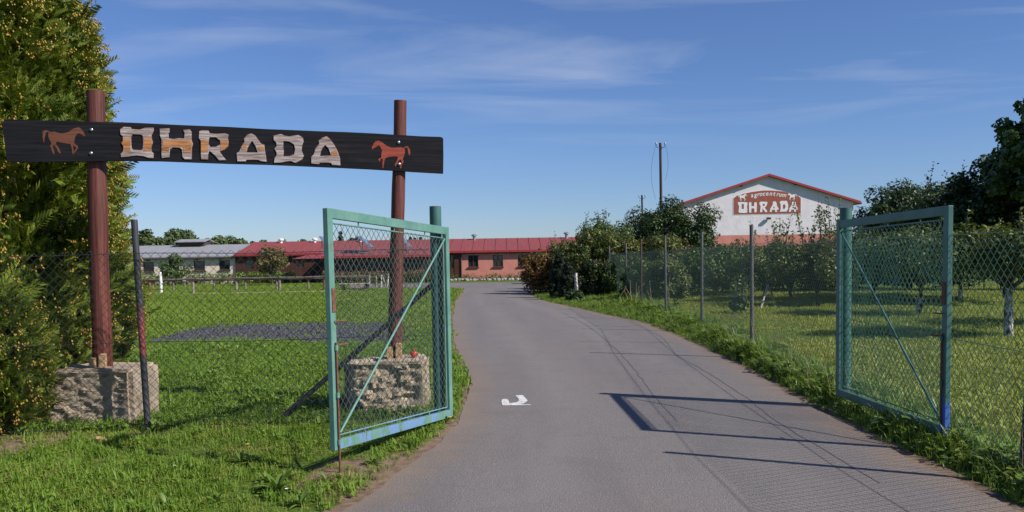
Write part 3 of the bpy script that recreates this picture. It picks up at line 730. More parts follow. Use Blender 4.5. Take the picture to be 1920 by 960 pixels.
HL = [([(275,475),(330,465),(440,470),(490,470),(495,520),(480,560),(490,620),(490,700),(430,715),(320,710),(290,690),(300,620),(305,560),(280,510)], [[(362,512),(412,512),(412,622),(362,622)]]),
      ([(525,475),(580,470),(585,560),(640,560),(645,475),(705,475),(705,560),(700,695),(650,700),(645,610),(585,610),(580,705),(530,700)], []),
      ([(760,480),(800,455),(945,465),(935,520),(910,570),(880,590),(945,680),(900,700),(830,610),(830,690),(775,695),(790,560),(765,520)], [[(838,512),(888,508),(878,550),(838,560)]]),
      (A_, [AH]),
      ([(1215,470),(1250,440),(1380,440),(1410,520),(1410,620),(1370,680),(1220,685),(1240,640),(1240,520)], [[(1292,525),(1330,515),(1352,570),(1330,622),(1288,622)]]),
      ([(x + 432, y - 4) for x, y in A_], [[(x + 432, y - 4) for x, y in AH]])]
for r, h in HL: hall_shape('letter', r, h, YH - 0.035, 0.012, M['sign_white'], sgn)
HORSE1 = [(640,370),(690,350),(760,380),(820,375),(880,395),(950,400),(1030,380),(1100,330),(1180,308),(1215,330),(1250,375),(1285,440),(1260,447),(1200,405),(1165,400),(1130,450),(1112,530),(1122,560),(1165,588),(1172,620),(1122,692),(1102,690),(1143,625),(1138,604),(1096,582),(1104,650),(1110,712),(1088,712),(1076,620),(1055,560),(980,550),(900,535),(850,525),(838,560),(884,620),(914,702),(888,702),(856,640),(818,580),(792,590),(806,650),(820,712),(798,714),(776,650),(752,590),(772,550),(730,470),(722,410),(740,392),(700,378),(682,420),(668,480),(662,560),(642,480)]
def fit(r, x0, y0, x1, y1, flip=False):
    xs = [p[0] for p in r]; ys = [p[1] for p in r]; a0, a1, c0, c1 = min(xs), max(xs), min(ys), max(ys)
    return [((x1 - (x - a0) / (a1 - a0) * (x1 - x0)) if flip else (x0 + (x - a0) / (a1 - a0) * (x1 - x0)), y0 + (y - c0) / (c1 - c0) * (y1 - y0)) for x, y in r]
hall_shape('horse_emblem', fit(HORSE1, 285, 282, 485, 446), [], YH - 0.035, 0.012, M['sign_white'], sgn)
hall_shape('horse_emblem', fit(HORSE1, 1398, 265, 1592, 432, True), [], YH - 0.035, 0.012, M['sign_white'], sgn)
word = 'agrocentrum'; xs_ = [600, 675, 738, 797, 863, 935, 1016, 1090, 1165, 1225, 1310]; bs_ = [358, 350, 336, 328, 322, 318, 320, 324, 332, 340, 352]
for ch, xx, yy in zip(word, xs_, bs_):
    cu = bpy.data.curves.new('letter', 'FONT'); cu.body = ch; cu.size = 1.0; cu.align_x = 'CENTER'; cu.extrude = 0.012; cu.offset = 0.018; cu.shear = 0.2
    ob = bpy.data.objects.new('letter', cu); COL.objects.link(ob)
    me = bpy.data.meshes.new_from_object(ob.evaluated_get(bpy.context.evaluated_depsgraph_get()))
    bpy.data.objects.remove(ob); bpy.data.curves.remove(cu)
    s = (hp_(1360, 340)[1] - hp_(1360, 340 + 138 / 12)[1])
    x, z = hp_(1360 + xx / 12, 340 + yy / 12)
    me.transform(Matrix.Translation((x, YH - 0.035, z)) @ MH @ Matrix.Rotation(R(10) * (942 - xx) / 350 * 0.9, 4, 'Z') @ Matrix.Diagonal((s * 0.95, s, 0.5, 1)))
    me.transform(Matrix.Translation(-root_off(sgn)))
    link('letter', me, M['sign_white'], sgn)

# ------------------------------------------------------------------ paddock rails on the far lawn
def paddock(label, posts, Y0, Y1, z_rails, rp, mats, rail_r=0.05):
    """posts: (px, top z); Y runs from Y0 at the first post to Y1 at the last"""
    n = len(posts); pts = []
    for i, (px, h) in enumerate(posts):
        t = (px - posts[0][0]) / (posts[-1][0] - posts[0][0])
        pts.append((AT(px, Y0 + (Y1 - Y0) * t, 0.5), h))
    rt = thing('paddock_fence', label, 'fence', (pts[0][0].x, pts[0][0].y, 0), 'paddock rails on the far lawn')
    for i, (p, h) in enumerate(pts):
        ln_ = 0.03 * mnoise.noise((i * 3.1, h, 5))
        MB().tube([(p.x, p.y, -0.05), (p.x + ln_ * .5, p.y, h * .5), (p.x + ln_, p.y, h)], [rp * 1.05, rp, rp * 0.95], 8).build('post', mats[i % len(mats)], rt, True)
        if i:
            q, hq = pts[i - 1]
            for zr in z_rails:
                MB().tube([(q.x + 0.02, q.y - rp - 0.02, zr + 0.02 * mnoise.noise((i, zr, 1))), ((p.x + q.x) / 2, (p.y + q.y) / 2 - rp - 0.02, zr - 0.025), (p.x - 0.02, p.y - rp - 0.02, zr + 0.02 * mnoise.noise((i + 1, zr, 1)))], rail_r, 8).build('rail', M['dark_wood'], rt, True)
    return rt
paddock('near rail fence of round grey posts with one thick top rail', [(180, 0.86), (281, 0.86), (362, 0.86), (443, 0.86), (524, 0.87), (609, 0.87), (692, 0.88)], 49.5, 51.0, [0.80], 0.085, [M['grey_wood'], M['reddish_wood'], M['grey_wood'], M['grey_wood']], 0.06)
paddock('farther rail fence of thin posts with a low rail, behind the thick railed fence', [(200, 0.75), (286, 0.75), (325, 0.75), (401, 0.76), (460, 0.76), (519, 0.77), (578, 0.78), (640, 0.8), (705, 0.8)], 53.5, 53.5, [0.68], 0.055, [M['grey_wood']], 0.05)
for px, h, ln_ in ((715, 0.85, 0.02), (720.5, 0.8, -0.07), (727, 0.9, 0.03)):
    p = AT(px, 51, 0.4)
    o = MB().tube([(p.x - ln_ * 2, 51, -0.05), (p.x, 51, h * .5), (p.x + ln_ * 1.3, 51, h)], [0.06, 0.055, 0.05], 8).build('wooden_stake', M['pale_wood'] if ln_ > 0 else M['grey_wood'], None, True)
    props(o, 'short weathered stake at the open end of the paddock rails', 'stake', 'stakes at the end of the paddock rails')
p = G(302, 551.5)
o = MB().tube([(p.x, p.y, -0.05), (p.x + .01, p.y, 0.7), (p.x - .02, p.y, 1.22)], [0.085, 0.08, 0.075], 10).build('white_post', M['white_paint'], None, True)
props(o, 'white painted post standing among the grey paddock rails', 'post')
# the little sign on the rail
p = AT(345.5, 53.3, 0.66)
sg = thing('notice_plate', 'small pale notice plate on a thin stake by the paddock rail', 'sign', (p.x, 53.3, 0))
MB().tube([(p.x, 53.36, -0.05), (p.x, 53.36, 0.82)], 0.03, 8).build('stake', M['grey_wood'], sg, True)
MB().box((p.x - 0.09, 53.29, 0.62), (p.x + 0.09, 53.32, 0.84)).build('plate', M['vent_white'], sg)
# low pallet table behind the gate
p = G(665, 546)
tb = thing('pallet_bench', 'low bench of pale pallet boards standing on the far lawn', 'bench', (p.x, p.y, 0))
w2 = 0.78
for k in range(4): MB().box((p.x - w2, p.y - 0.3 + k * 0.17, 0.40), (p.x + w2, p.y - 0.155 + k * 0.17, 0.44)).build('board', M['pale_wood'], tb)
for sx in (-1, 1):
    for yy in (-0.24, 0.28): MB().box((p.x + sx * 0.62 - 0.05, p.y + yy - 0.05, 0), (p.x + sx * 0.62 + 0.05, p.y + yy + 0.05, 0.397)).build('leg', M['soffit'], tb)
MB().box((p.x - 0.56, p.y - 0.23, 0.13), (p.x + 0.56, p.y + 0.27, 0.17)).build('lower_shelf', M['dark_wood'], tb)

# ------------------------------------------------------------------ entrance sign
def rough_block(name, label, x0, x1, y0, y1, h, seed, rz, front_amp):
    bm = bmesh.new(); bmesh.ops.create_cube(bm, size=1.0)
    bmesh.ops.bevel(bm, geom=bm.edges[:], offset=0.05, segments=2, affect='EDGES')
    bmesh.ops.scale(bm, vec=(x1 - x0, y1 - y0, h), verts=bm.verts[:])
    bmesh.ops.subdivide_edges(bm, edges=bm.edges[:], cuts=5, use_grid_fill=True)
    for _ in range(2):
        lg = [e for e in bm.edges if e.calc_length() > 0.022]
        bmesh.ops.subdivide_edges(bm, edges=lg, cuts=1, use_grid_fill=True)
    bmesh.ops.triangulate(bm, faces=bm.faces[:])
    for v in bm.verts:
        p = v.co.copy(); s = Vector((seed, seed * 2.3, 0))
        hx, hy = p.x / (x1 - x0), p.y / (y1 - y0)
        top = p.z > h * 0.46
        ft = max(0.0, min(1.0, (-hy - 0.30) / 0.15)) * max(0.0, min(1.0, (0.44 - hx) / 0.08)) * max(0.0, min(1.0, (h * 0.47 - p.z) / 0.05))
        n1 = mnoise.noise(Vector((p.x * 9, p.y * 5, p.z * 15)) + s); n2 = mnoise.noise(p * 42 + s); n3 = mnoise.cell(Vector((p.x * 13 + 1.5 * mnoise.noise(p * 9), 0, p.z * 21 + 1.2 * mnoise.noise(p * 8 + s))) + s) * 2 - 1
        rec = ft * (0.035 + front_amp * (0.75 * n1 + 0.22 * n3 + 0.6 * n2 + 0.35 * mnoise.noise(p * 70 + s)))
        v.co.y += rec
        g = mnoise.noise(p * 4 + s) * 0.018 + n2 * 0.006
        v.co += v.normal * g
        if top and hx < -0.1: v.co.z -= 0.03 * (0.5 + mnoise.noise(Vector((p.x * 5, p.y * 5, seed))))
    me = bpy.data.meshes.new(name); bm.to_mesh(me); bm.free()
    o = link(name, me, M['concrete'], None, True)
    try: me.set_sharp_from_angle(angle=R(32))
    except Exception: pass
    o.location = ((x0 + x1) / 2, (y0 + y1) / 2, h / 2 - 0.01); o.rotation_euler.z = R(rz)
    return props(o, label, 'concrete block', 'rough footing blocks of the entrance sign')
rough_block('concrete_block', 'rough crumbling concrete block at the foot of the sign post by the thuja', -4.66, -3.77, 8.72, 9.42, 0.59, 3.3, 0, 0.033)
rough_block('concrete_block', 'rough dark concrete block behind the wire of the open gate leaf', -1.80, -0.93, 9.30, 9.98, 0.56, 8.8, 2.5, 0.042)

sign = thing('entrance_sign', 'dark wooden name board carried on two red brown log posts', 'sign', (-2.7, 9.3, 0.5))
def log_post(base, top, r0, r1, seed):
    n = 26; pts, rr = [], []
    for i in range(n):
        t = i / (n - 1); p = Vector(base).lerp(Vector(top), t)
        p += Vector((mnoise.noise((t * 3, seed, 0)), mnoise.noise((t * 3, seed, 5)), 0)) * 0.028 * math.sin(math.pi * t)
        pts.append(p); rr.append((r0 + (r1 - r0) * t) * (1 + 0.05 * mnoise.noise((t * 7, seed, 9))))
    return MB().tube(pts, rr, 20).build('post', M['red_post'], sign, True, 0)
YP1, YP2 = 9.0, 9.65
b1 = W(191.5, 668, YP1); t1 = W(179, 171, YP1); b2 = W(740, 668, YP2); t2 = W(750.5, 189, YP2)
b1.z = 0.53; b2.z = 0.5
p1 = log_post(b1, t1, 0.098, 0.088, 1.7); p2 = log_post(b2, t2, 0.080, 0.068, 6.1)
for pp, bb, r in ((p1, b1, 0.098), (p2, b2, 0.08)):
    for dx, h in ((-0.035, 0.68), (0.06, 0.72)):
        x, y = bb.x + dx, bb.y - r - 0.03
        MB().add([(x-.032,y-.02,.54),(x+.032,y-.02,.54),(x+.032,y+.025,.54),(x-.032,y+.025,.54),(x-.03,y-.01,h),(x+.03,y-.012,h-.01),(x+.03,y+.04,h),(x-.03,y+.04,h)],
                 [(0,3,2,1),(4,5,6,7),(0,1,5,4),(1,2,6,5),(2,3,7,6),(3,0,4,7)]).build('wedge', M['wedge'], pp)
# board plane just in front of the posts
PB = Vector((b1.x, YP1 - 0.145, 0)); PE = Vector((b2.x, YP2 - 0.125, 0))
ud = (PE - PB).normalized(); nb = Vector((ud.y, -ud.x, 0))
def on_board(px, py):
    r = ray(px, py); o0 = Vector((0, 0, EYE)); t = (PB - o0).dot(nb) / r.dot(nb); p = o0 + r * t
    return ((p - PB).dot(ud), p.z)
MBD = Matrix(((ud.x, 0, nb.x, PB.x), (ud.y, 0, nb.y, PB.y), (0, 1, 0, 0), (0, 0, 0, 1)))
def board_shape(name, ring, holes, z0, depth, mt, parent, ox, oy, s, bevel=0.0):
    cv = lambda r: [on_board(ox + x / s, oy + y / s) for x, y in r]
    me = flat_shape(name, cv(ring), [cv(h) for h in holes], depth, bevel)
    me.transform(MBD @ Matrix.Translation((0, 0, z0))); me.transform(Matrix.Translation(-root_off(parent)))
    return link(name, me, mt, parent)
BOARD = [(4,232),(8,224),(40,224.5),(80,226),(120,226),(165,228),(215,228.8),(260,230.5),(330,234),(430,238),(500,242),(540,243.5),(600,246),(650,247.6),(700,250),(742,252.6),(790,255.5),(826,256.6),(831,259),(831.5,290),(831,325.3),(780,322.5),(742,320),(690,317),(640,314.6),(560,311),(500,308.5),(430,306.8),(360,304.2),(300,302),(240,301.4),(165,302.6),(110,302.8),(62,304),(13,303),(10,280),(7,258)]
board = board_shape('board', BOARD, [], -0.045, 0.045, M['black_board'], sign, 0, 0, 1)
S8 = 8.727
LT = [((210, 220), [(135,200),(160,185),(195,160),(310,165),(320,195),(450,205),(540,175),(680,175),(680,230),(660,275),(645,300),(655,360),(670,410),(650,460),(640,500),(650,560),(680,590),(680,670),(600,665),(520,640),(400,625),(280,645),(150,655),(145,600),(185,550),(190,480),(155,420),(180,390),(180,310),(140,280)],
       [[(340,280),(480,285),(505,310),(510,420),(505,520),(480,540),(345,535),(320,500),(315,400),(315,310)]], (190, 655, 335, 555)),
      ((210, 220), [(785,190),(940,185),(945,240),(925,260),(930,350),(1010,360),(1100,345),(1180,350),(1190,260),(1165,210),(1270,200),(1300,240),(1300,380),(1325,430),(1305,500),(1305,640),(1300,690),(1190,690),(1150,640),(1145,530),(1110,500),(1000,495),(950,530),(945,650),(820,670),(810,620),(812,500),(812,370),(785,300)], [], (815, 1305, 365, 570)),
      ((210, 220), [(1430,230),(1480,215),(1580,220),(1600,265),(1700,275),(1850,265),(1905,290),(1895,340),(1905,400),(1900,470),(1840,530),(1760,560),(1810,630),(1870,700),(1750,705),(1690,630),(1600,550),(1575,600),(1575,695),(1460,690),(1455,600),(1455,390),(1420,340)], [[(1600,325),(1700,330),(1770,380),(1770,450),(1700,485),(1610,490),(1580,440),(1585,360)]], (1460, 1900, 370, 570)),
      ((430, 230), [(300,200),(365,180),(420,215),(470,280),(520,350),(570,365),(580,450),(600,560),(610,645),(500,625),(470,610),(280,610),(270,635),(130,635),(120,500),(165,470),(200,400),(250,310),(240,270)], [[(375,300),(430,390),(465,490),(380,490),(280,490),(300,410),(340,340)]], (200, 580, 360, 450)),
      ((430, 230), [(725,215),(850,190),(900,215),(980,230),(1060,215),(1130,205),(1200,250),(1215,310),(1190,370),(1180,450),(1215,540),(1190,600),(1080,660),(1000,630),(930,640),(840,655),(730,660),(740,580),(775,530),(770,480),(735,430),(770,390),(770,330),(725,290)], [[(885,300),(980,310),(1060,360),(1075,440),(1060,520),(990,550),(880,555),(890,480),(880,400)]], None),
      ((430, 230), [(1530,250),(1590,225),(1640,270),(1710,360),(1770,470),(1810,590),(1815,700),(1680,695),(1660,660),(1480,660),(1470,680),(1340,670),(1340,560),(1380,520),(1410,430),(1470,350),(1460,300)], [[(1570,370),(1620,420),(1665,540),(1560,545),(1480,550),(1500,460),(1530,400)]], (1670, 1800, 430, 540))]
def clip_band(ring, ya, yb):
    """part of an outline between two heights"""
    def cut(r, keep, yc):
        out = []
        for i, p in enumerate(r):
            q = r[(i + 1) % len(r)]
            if keep(p[1]): out.append(p)
            if keep(p[1]) != keep(q[1]):
                t = (yc - p[1]) / (q[1] - p[1]); out.append((p[0] + t * (q[0] - p[0]), yc))
        return out
    r = cut(ring, lambda y: y >= ya, ya)
    return cut(r, lambda y: y <= yb, yb) if len(r) > 2 else r
for (ox, oy), ring, holes, core in LT:
    cx = sum(p[0] for p in ring) / len(ring); cy = sum(p[1] for p in ring) / len(ring)
    big = [(x + (7 if x > cx else -9), y + (7 if y > cy else -7)) for x, y in ring]
    sml = [[(x + (6 if x < sum(q[0] for q in h) / len(h) else -6), y + (6 if y < sum(q[1] for q in h) / len(h) else -6)) for x, y in h] for h in holes]
    rim = board_shape('letter_rim', big, sml, 0.0, 0.004, M['letter_edge'], board, ox, oy, S8)
    board_shape('letter', ring, holes, 0.002, 0.007, M['letter_wood'], board, ox, oy, S8, 0.002)
    if core:
        a0, a1, c0, c1 = core
        if len(holes) and core[0] == 190 or (ox == 430 and core[0] == 200) or core[0] == 1460:
            hole = holes[0]; hx0, hx1 = min(p[0] for p in hole), max(p[0] for p in hole)
            cells = []
            r = clip_band(ring, c0, c1)
            left = [p for p in r]
            # the two legs of the band, either side of the hole
            def vclip(rr, f, xc):
                out = []
                for i, p in enumerate(rr):
                    q = rr[(i + 1) % len(rr)]
                    if f(p[0]): out.append(p)
                    if f(p[0]) != f(q[0]):
                        t = (xc - p[0]) / (q[0] - p[0]); out.append((xc, p[1] + t * (q[1] - p[1])))
                return out
            if core[0] == 200:
                cells = []
            else:
                cells = [vclip(r, lambda x: x <= hx0 - 6, hx0 - 6), vclip(r, lambda x: x >= hx1 + 6, hx1 + 6)]
        elif core[0] == 815: cells = [clip_band(ring, 372, 488), [(818, 490), (940, 490), (940, 565), (818, 575)], [(1160, 490), (1300, 490), (1300, 570), (1165, 575)]]
        else: cells = [[(1668, 470), (1752, 455), (1790, 545), (1672, 545)]]
        if core[0] == 200: cells = [[(205, 410), (240, 350), (300, 360), (268, 440), (190, 455)], [(450, 400), (520, 385), (575, 400), (580, 450), (490, 455)]]
        for cc in cells:
            if len(cc) > 3:
                mx_, my_ = sum(p[0] for p in cc) / len(cc), sum(p[1] for p in cc) / len(cc)
                board_shape('bare_wood_patch', [(mx_ + (x - mx_) * 0.93, my_ + (y - my_) * 0.97) for x, y in cc], [], 0.0105, 0.003, M['letter_core'], board, ox, oy, S8)
HORSE2 = [(320,410),(350,350),(385,305),(430,295),(490,320),(560,375),(640,410),(720,410),(800,400),(845,415),(880,385),(920,395),(950,440),(955,510),(935,545),(920,500),(910,430),(885,400),(860,425),(865,490),(850,550),(830,590),(845,640),(812,690),(802,750),(783,745),(795,680),(815,630),(795,600),(765,620),(730,690),(712,722),(698,690),(735,620),(755,560),(700,550),(600,560),(545,580),(527,640),(519,700),(512,747),(495,742),(498,660),(503,590),(470,592),(457,620),(462,652),(440,622),(428,600),(478,570),(480,520),(490,460),(465,400),(440,370),(390,400),(350,422),(335,442)]
board_shape('horse_emblem', HORSE1, [], 0.0005, 0.0025, M['horse_brown'], board, 0, 200, 8)
board_shape('horse_emblem', HORSE2, [], 0.0005, 0.0025, M['horse_red'], board, 660, 230, S8)
for px, py in ((171.2, 243.5), (170.2, 287.5), (747.2, 267), (748.2, 308)):
    u, z = on_board(px, py); c = PB + ud * u; c.z = z
    MB().tube([c - nb * 0.01, c + nb * 0.008, c + nb * 0.014], [0.017, 0.017, 0.009], 12).build('bolt', M['bolt'], sign, True)
apl = MB(); p = W(776, 668, 9.62); az_ = 0.555
rr = [(0.0, .006), (.004, .022), (.02, .038), (.04, .042), (.058, .036), (.068, .022), (.064, .008)]
apl.tube([(p.x, p.y, az_ + h) for h, _ in rr], [r for _, r in rr], 12).tube([(p.x, p.y, az_ + .06), (p.x + .008, p.y, az_ + .085)], .003, 5)
props(apl.build('apple', M['apple_red'], None, True), 'small red apple left on top of the concrete block behind the gate', 'apple')

# ------------------------------------------------------------------ chain link
def chain_mesh(name, path, z0, z1, a, r, mt, parent, seed=0, wob=0.006, zfun=None):
    """zigzag wires of a diamond mesh along a ground path; a = diamond width and height"""
    P = [Vector((p[0], p[1], 0)) for p in path]
    seg = [(P[i + 1] - P[i]).length for i in range(len(P) - 1)]; L = sum(seg); cum = np.concatenate([[0], np.cumsum(seg)])
    px_ = np.array([p.x for p in P]); py_ = np.array([p.y for p in P])
    nw = int(L / (a / 2)); nz_ = int(round((z1 - z0) / (a / 2))) + 1
    k = np.arange(nw)[:, None]; j = np.arange(nz_)[None, :]
    s = (k + ((k + j) % 2)) * (a / 2) + 0 * j
    s = np.clip(s, 0, L); z = z0 + j * (a / 2) * (z1 - z0) / ((nz_ - 1) * a / 2) + 0 * k
    rng = np.random.default_rng(seed)
    ph = rng.random(6) * 6
    s = np.clip(s + wob * np.sin(z * 5 + s * 1.3 + ph[0]) + wob * np.sin(s * 3.1 + ph[1]) * np.sin(z * 3.7 + ph[2]), 0, L)
    z = z + wob * 1.2 * np.sin(s * 4.3 + ph[3]) + wob * np.sin(s * 1.1 + z * 4 + ph[4])
    off = 0.35 * r * np.where((k + j) % 2 == 0, 1, -1) + wob * 1.5 * np.sin(s * 1.7 + z * 2.1 + ph[5])
    x = np.interp(s, cum, px_); y = np.interp(s, cum, py_)
    dx = np.interp(s + 0.01, cum, px_) - np.interp(s - 0.01, cum, px_); dy = np.interp(s + 0.01, cum, py_) - np.interp(s - 0.01, cum, py_)
    ln_ = np.hypot(dx, dy) + 1e-9; nx, ny = dy / ln_, -dx / ln_; tx, ty = dx / ln_, dy / ln_
    C = np.stack([x + nx * off, y + ny * off, z], -1)                     # (nw, nz, 3)
    Nn = np.stack([nx, ny, 0 * nx], -1); T_ = np.stack([tx, ty, 0 * tx], -1)
    ring = [T_ * r * math.cos(t) + Nn * r * math.sin(t) for t in (math.pi / 2, math.pi * 7 / 6, math.pi * 11 / 6)]
    V = np.stack([C + q for q in ring], 2).reshape(-1, 3)
    idx = (np.arange(nw)[:, None] * nz_ + np.arange(nz_ - 1)[None, :]).reshape(-1) * 3
    T = []
    for q in range(3):
        q2 = (q + 1) % 3
        T += [np.stack([idx + q, idx + q2, idx + 3 + q2], -1), np.stack([idx + q, idx + 3 + q2, idx + 3 + q], -1)]
    V = V - np.array(root_off(parent))
    me = np_mesh(name, V, np.concatenate(T))
    return link(name, me, mt, parent)

# ---- left fence
GPL = G(825, 789); LPB = G(278, 808); LPT = W(251.5, 412, LPB.y + 0.02)
dirL = (LPB - GPL).normalized(); far_l = LPB + dirL * 2.6
fl = thing('wire_fence', 'dark chain link fence from the gate post past the thuja', 'fence', (LPB.x, LPB.y, 0))
MB().tube([(LPB.x, LPB.y, -0.05), tuple(LPT)], 0.031, 14).build('post', M['pipe_red'], fl, True)
pf = far_l; MB().tube([(pf.x, pf.y, -0.05), (pf.x - 0.03, pf.y, 2.0)], 0.03, 12).build('post', M['dark_pipe'], fl, True)
nf = Vector((-dirL.y, dirL.x, 0)); nf = nf if nf.y < 0 else -nf
q0 = GPL + nf * 0.05 + dirL * 0.09; q1 = far_l + nf * 0.05
chain_mesh('wire_mesh', [q0, q1], 0.03, 1.73, 0.086, 0.0032, M['wire_dark'], fl, 2, 0.008)
for zt in (1.71, 0.86, 0.05):
    n = 12; MB().tube([Vector(q0).lerp(Vector(q1), i / n) + Vector((0, 0, zt + 0.008 * math.sin(i * 1.3))) for i in range(n + 1)], 0.0034, 5).build('tension_wire', M['wire_dark'], fl)

# ---- gate posts
def gate_post(label, base, h, r, mt, lean=(0, 0)):
    g_ = thing('gate_post', label, 'gate post', (base.x, base.y, 0), 'posts of the drive gate')
    MB().tube([(base.x, base.y, -0.1), (base.x + lean[0], base.y + lean[1], h)], r, 24).build('pipe', mt, g_, True)
    MB().tube([(base.x + lean[0], base.y + lean[1], h - 0.001), (base.x + lean[0], base.y + lean[1], h + 0.006)], r * 0.97, 24).build('cap', M['rust'], g_, True)
    return g_
hL = W(816, 388, GPL.y).z; hR_b = G(1583, 764); hR = W(1586, 391, hR_b.y).z
gpl = gate_post('round teal gate post beside the concrete block, with a slanting brace', GPL, hL, 0.058, M['teal_shaded'], (W(816, 388, GPL.y).x - GPL.x, 0))
gpr = gate_post('round teal gate post on the orchard side of the drive', hR_b, hR, 0.062, M['teal_shaded'], (W(1586, 391, hR_b.y).x - hR_b.x, 0))
bb = G(512, 792); bt = GPL + Vector((-0.02, 0.05, W(822, 528, GPL.y).z))
MB().tube([bt, (bb.x, bb.y + 0.06, -0.03)], 0.026, 12).build('brace', M['dark_pipe'], gpl, True)

# ---- gate leaves
def gate_leaf(label, NB, NT, FB, FT, mt_side, mt_bottom, mt_top, wire, side, mt_end, fw=0.075, ft=0.042):
    """corner points of the leaf: near bottom / near top / far (hinge) bottom / far top; side = +1 if the seen face looks to +x"""
    g_ = thing('gate_leaf', label, 'gate', (NB.x, NB.y, 0), 'leaves of the open drive gate')
    d = (FB - NB); d.z = 0; d.normalize()
    nrm = Vector((d.y, -d.x, 0)) if side > 0 else Vector((-d.y, d.x, 0))
    h = fw / 2
    def cor(p, a, b): return p + d * a + Vector((0, 0, b))
    MB().bar(cor(NB, h, 0), cor(NT, h, 0), ft, fw, up=d).build('upright', mt_end, g_, bevel=0.004)
    MB().bar(cor(FB, -h, 0), cor(FT, -h, 0), ft, fw, up=d).build('upright', mt_side, g_, bevel=0.004)
    MB().bar(cor(NT, fw + .001, -h), cor(FT, -fw - .001, -h), ft - 0.002, fw, up=(0, 0, 1)).build('rail', mt_top, g_, bevel=0.004)
    MB().bar(cor(NB, fw + .001, h), cor(FB, -fw - .001, h), ft - 0.002, fw, up=(0, 0, 1)).build('rail', mt_bottom, g_, bevel=0.004)
    # inner rods that hold the mesh
    i0, i1 = fw + 0.03, -fw - 0.03
    a_, b_, c_, e_ = cor(NB, i0 - .02, fw + 0.03), cor(FB, i1, fw + 0.03), cor(FT, i1, -fw - 0.035), cor(NT, i0 - .02, -fw - 0.035)
    for u, v in ((a_, b_), (b_, c_), (c_, e_)):
        MB().tube([u, v], 0.0065, 8).build('mesh_rod', mt_top if u is not a_ else mt_bottom, g_, True)
    for u, v in ((e_, c_), (a_, b_)):
        for t in (0.2, 0.5, 0.8):
            q = u.lerp(v, t); up_ = 1 if u is e_ else -1
            MB().tube([q, q + Vector((0, 0, up_ * 0.037))], 0.006, 6).build('rod_spacer', mt_top, g_)
    MB().tube([c_ + nrm * 0.016 - Vector((0, 0, 0.01)), a_ + nrm * 0.016 + Vector((0, 0, 0.02))], 0.010, 10).build('diagonal_brace', mt_top, g_, True)
    # mesh hung between the rods
    z0, z1 = a_.z, e_.z
    cm_ = chain_mesh('wire_mesh', [a_, b_], 0, z1 - z0, 0.083, 0.0026, wire, g_, 5 if side > 0 else 7, 0.004)
    L = (b_ - a_).length; n = len(cm_.data.vertices); co = np.empty(n * 3, np.float32); cm_.data.vertices.foreach_get('co', co); co = co.reshape(-1, 3)
    off = np.array(root_off(g_)); wv = co + off
    dl = (b_ - a_); dl.z = 0; ll = dl.length; t = ((wv[:, 0] - a_.x) * dl.x + (wv[:, 1] - a_.y) * dl.y) / ll ** 2
    f = wv[:, 2] / (z1 - z0)
    zb = a_.z + (b_.z - a_.z) * t; zt = e_.z + (c_.z - e_.z) * t
    wv[:, 2] = zb + (zt - zb) * f
    leanx = (e_.x - a_.x) * (1 - t) + (c_.x - b_.x) * t; leany = (e_.y - a_.y) * (1 - t) + (c_.y - b_.y) * t
    wv[:, 0] += leanx * f; wv[:, 1] += leany * f
    cm_.data.vertices.foreach_set('co', (wv - off).astype(np.float32).ravel()); cm_.data.update()
    # hinges
    for t in (0.12, 0.88):
        q = FB.lerp(FT, t); MB().tube([q + d * 0.012 - Vector((0, 0, 0.06)), q + d * 0.012 + Vector((0, 0, 0.06))], 0.014, 10).build('hinge', mt_side, g_, True)
    # drop bolt and latch at the free end
    up = (NT - NB).normalized()
    s0 = NB + d * 0.045 + nrm * (ft / 2 + 0.012)
    db = MB().tube([Vector((s0.x, s0.y, 0.005)), s0 + up * 0.45, s0 + up * 0.82], 0.0085, 10).build('drop_bolt', M['rust'], g_, True)
    for t in (0.06, 0.42, 0.78):
        q = s0 + up * t; MB().tube([q - up * 0.02, q + up * 0.02], 0.014, 10).build('bolt_guide', mt_end, db, True)
    MB().tube([s0 + up * 0.80, s0 + up * 0.80 + d * 0.13 + nrm * 0.02], 0.007, 8).build('bolt_handle', M['rust'], db, True)
    lk = s0 + up * 1.14 - nrm * 0.010
    MB().bar(lk - up * 0.09, lk + up * 0.09, 0.008, 0.05, up=d).build('lock_plate', M['rust'], g_)
    MB().tube([lk - up * 0.16 + nrm * 0.005, lk - up * 0.16 + nrm * 0.03 + d * 0.02, lk - up * 0.16 + nrm * 0.03 + d * 0.1], 0.006, 8).build('latch_lever', M['rust'], g_, True)
    return g_
YN = G(642, 889).y; YF = GPL.y - 0.02
gate_leaf('pale teal wire gate leaf, blue on its bottom rail, open before the block', W(624, 846, YN), W(609, 390, YN), W(846, 780, YF), W(838, 426, YF), M['teal'], M['teal_worn'], M['teal'], M['wire_grey'], +1, M['teal'])
YN2 = G(1766, 850).y; YF2 = hR_b.y - 0.03
gate_leaf('teal wire gate leaf darkened by painted shade, with blue flaking end post, swung open by the orchard fence', W(1776, 818, YN2), W(1783, 385, YN2), W(1570, 741, YF2), W(1572, 414, YF2), M['teal_shaded'], M['teal_shaded'], M['teal_shaded'], M['wire_green'], -1, M['teal_blue'])

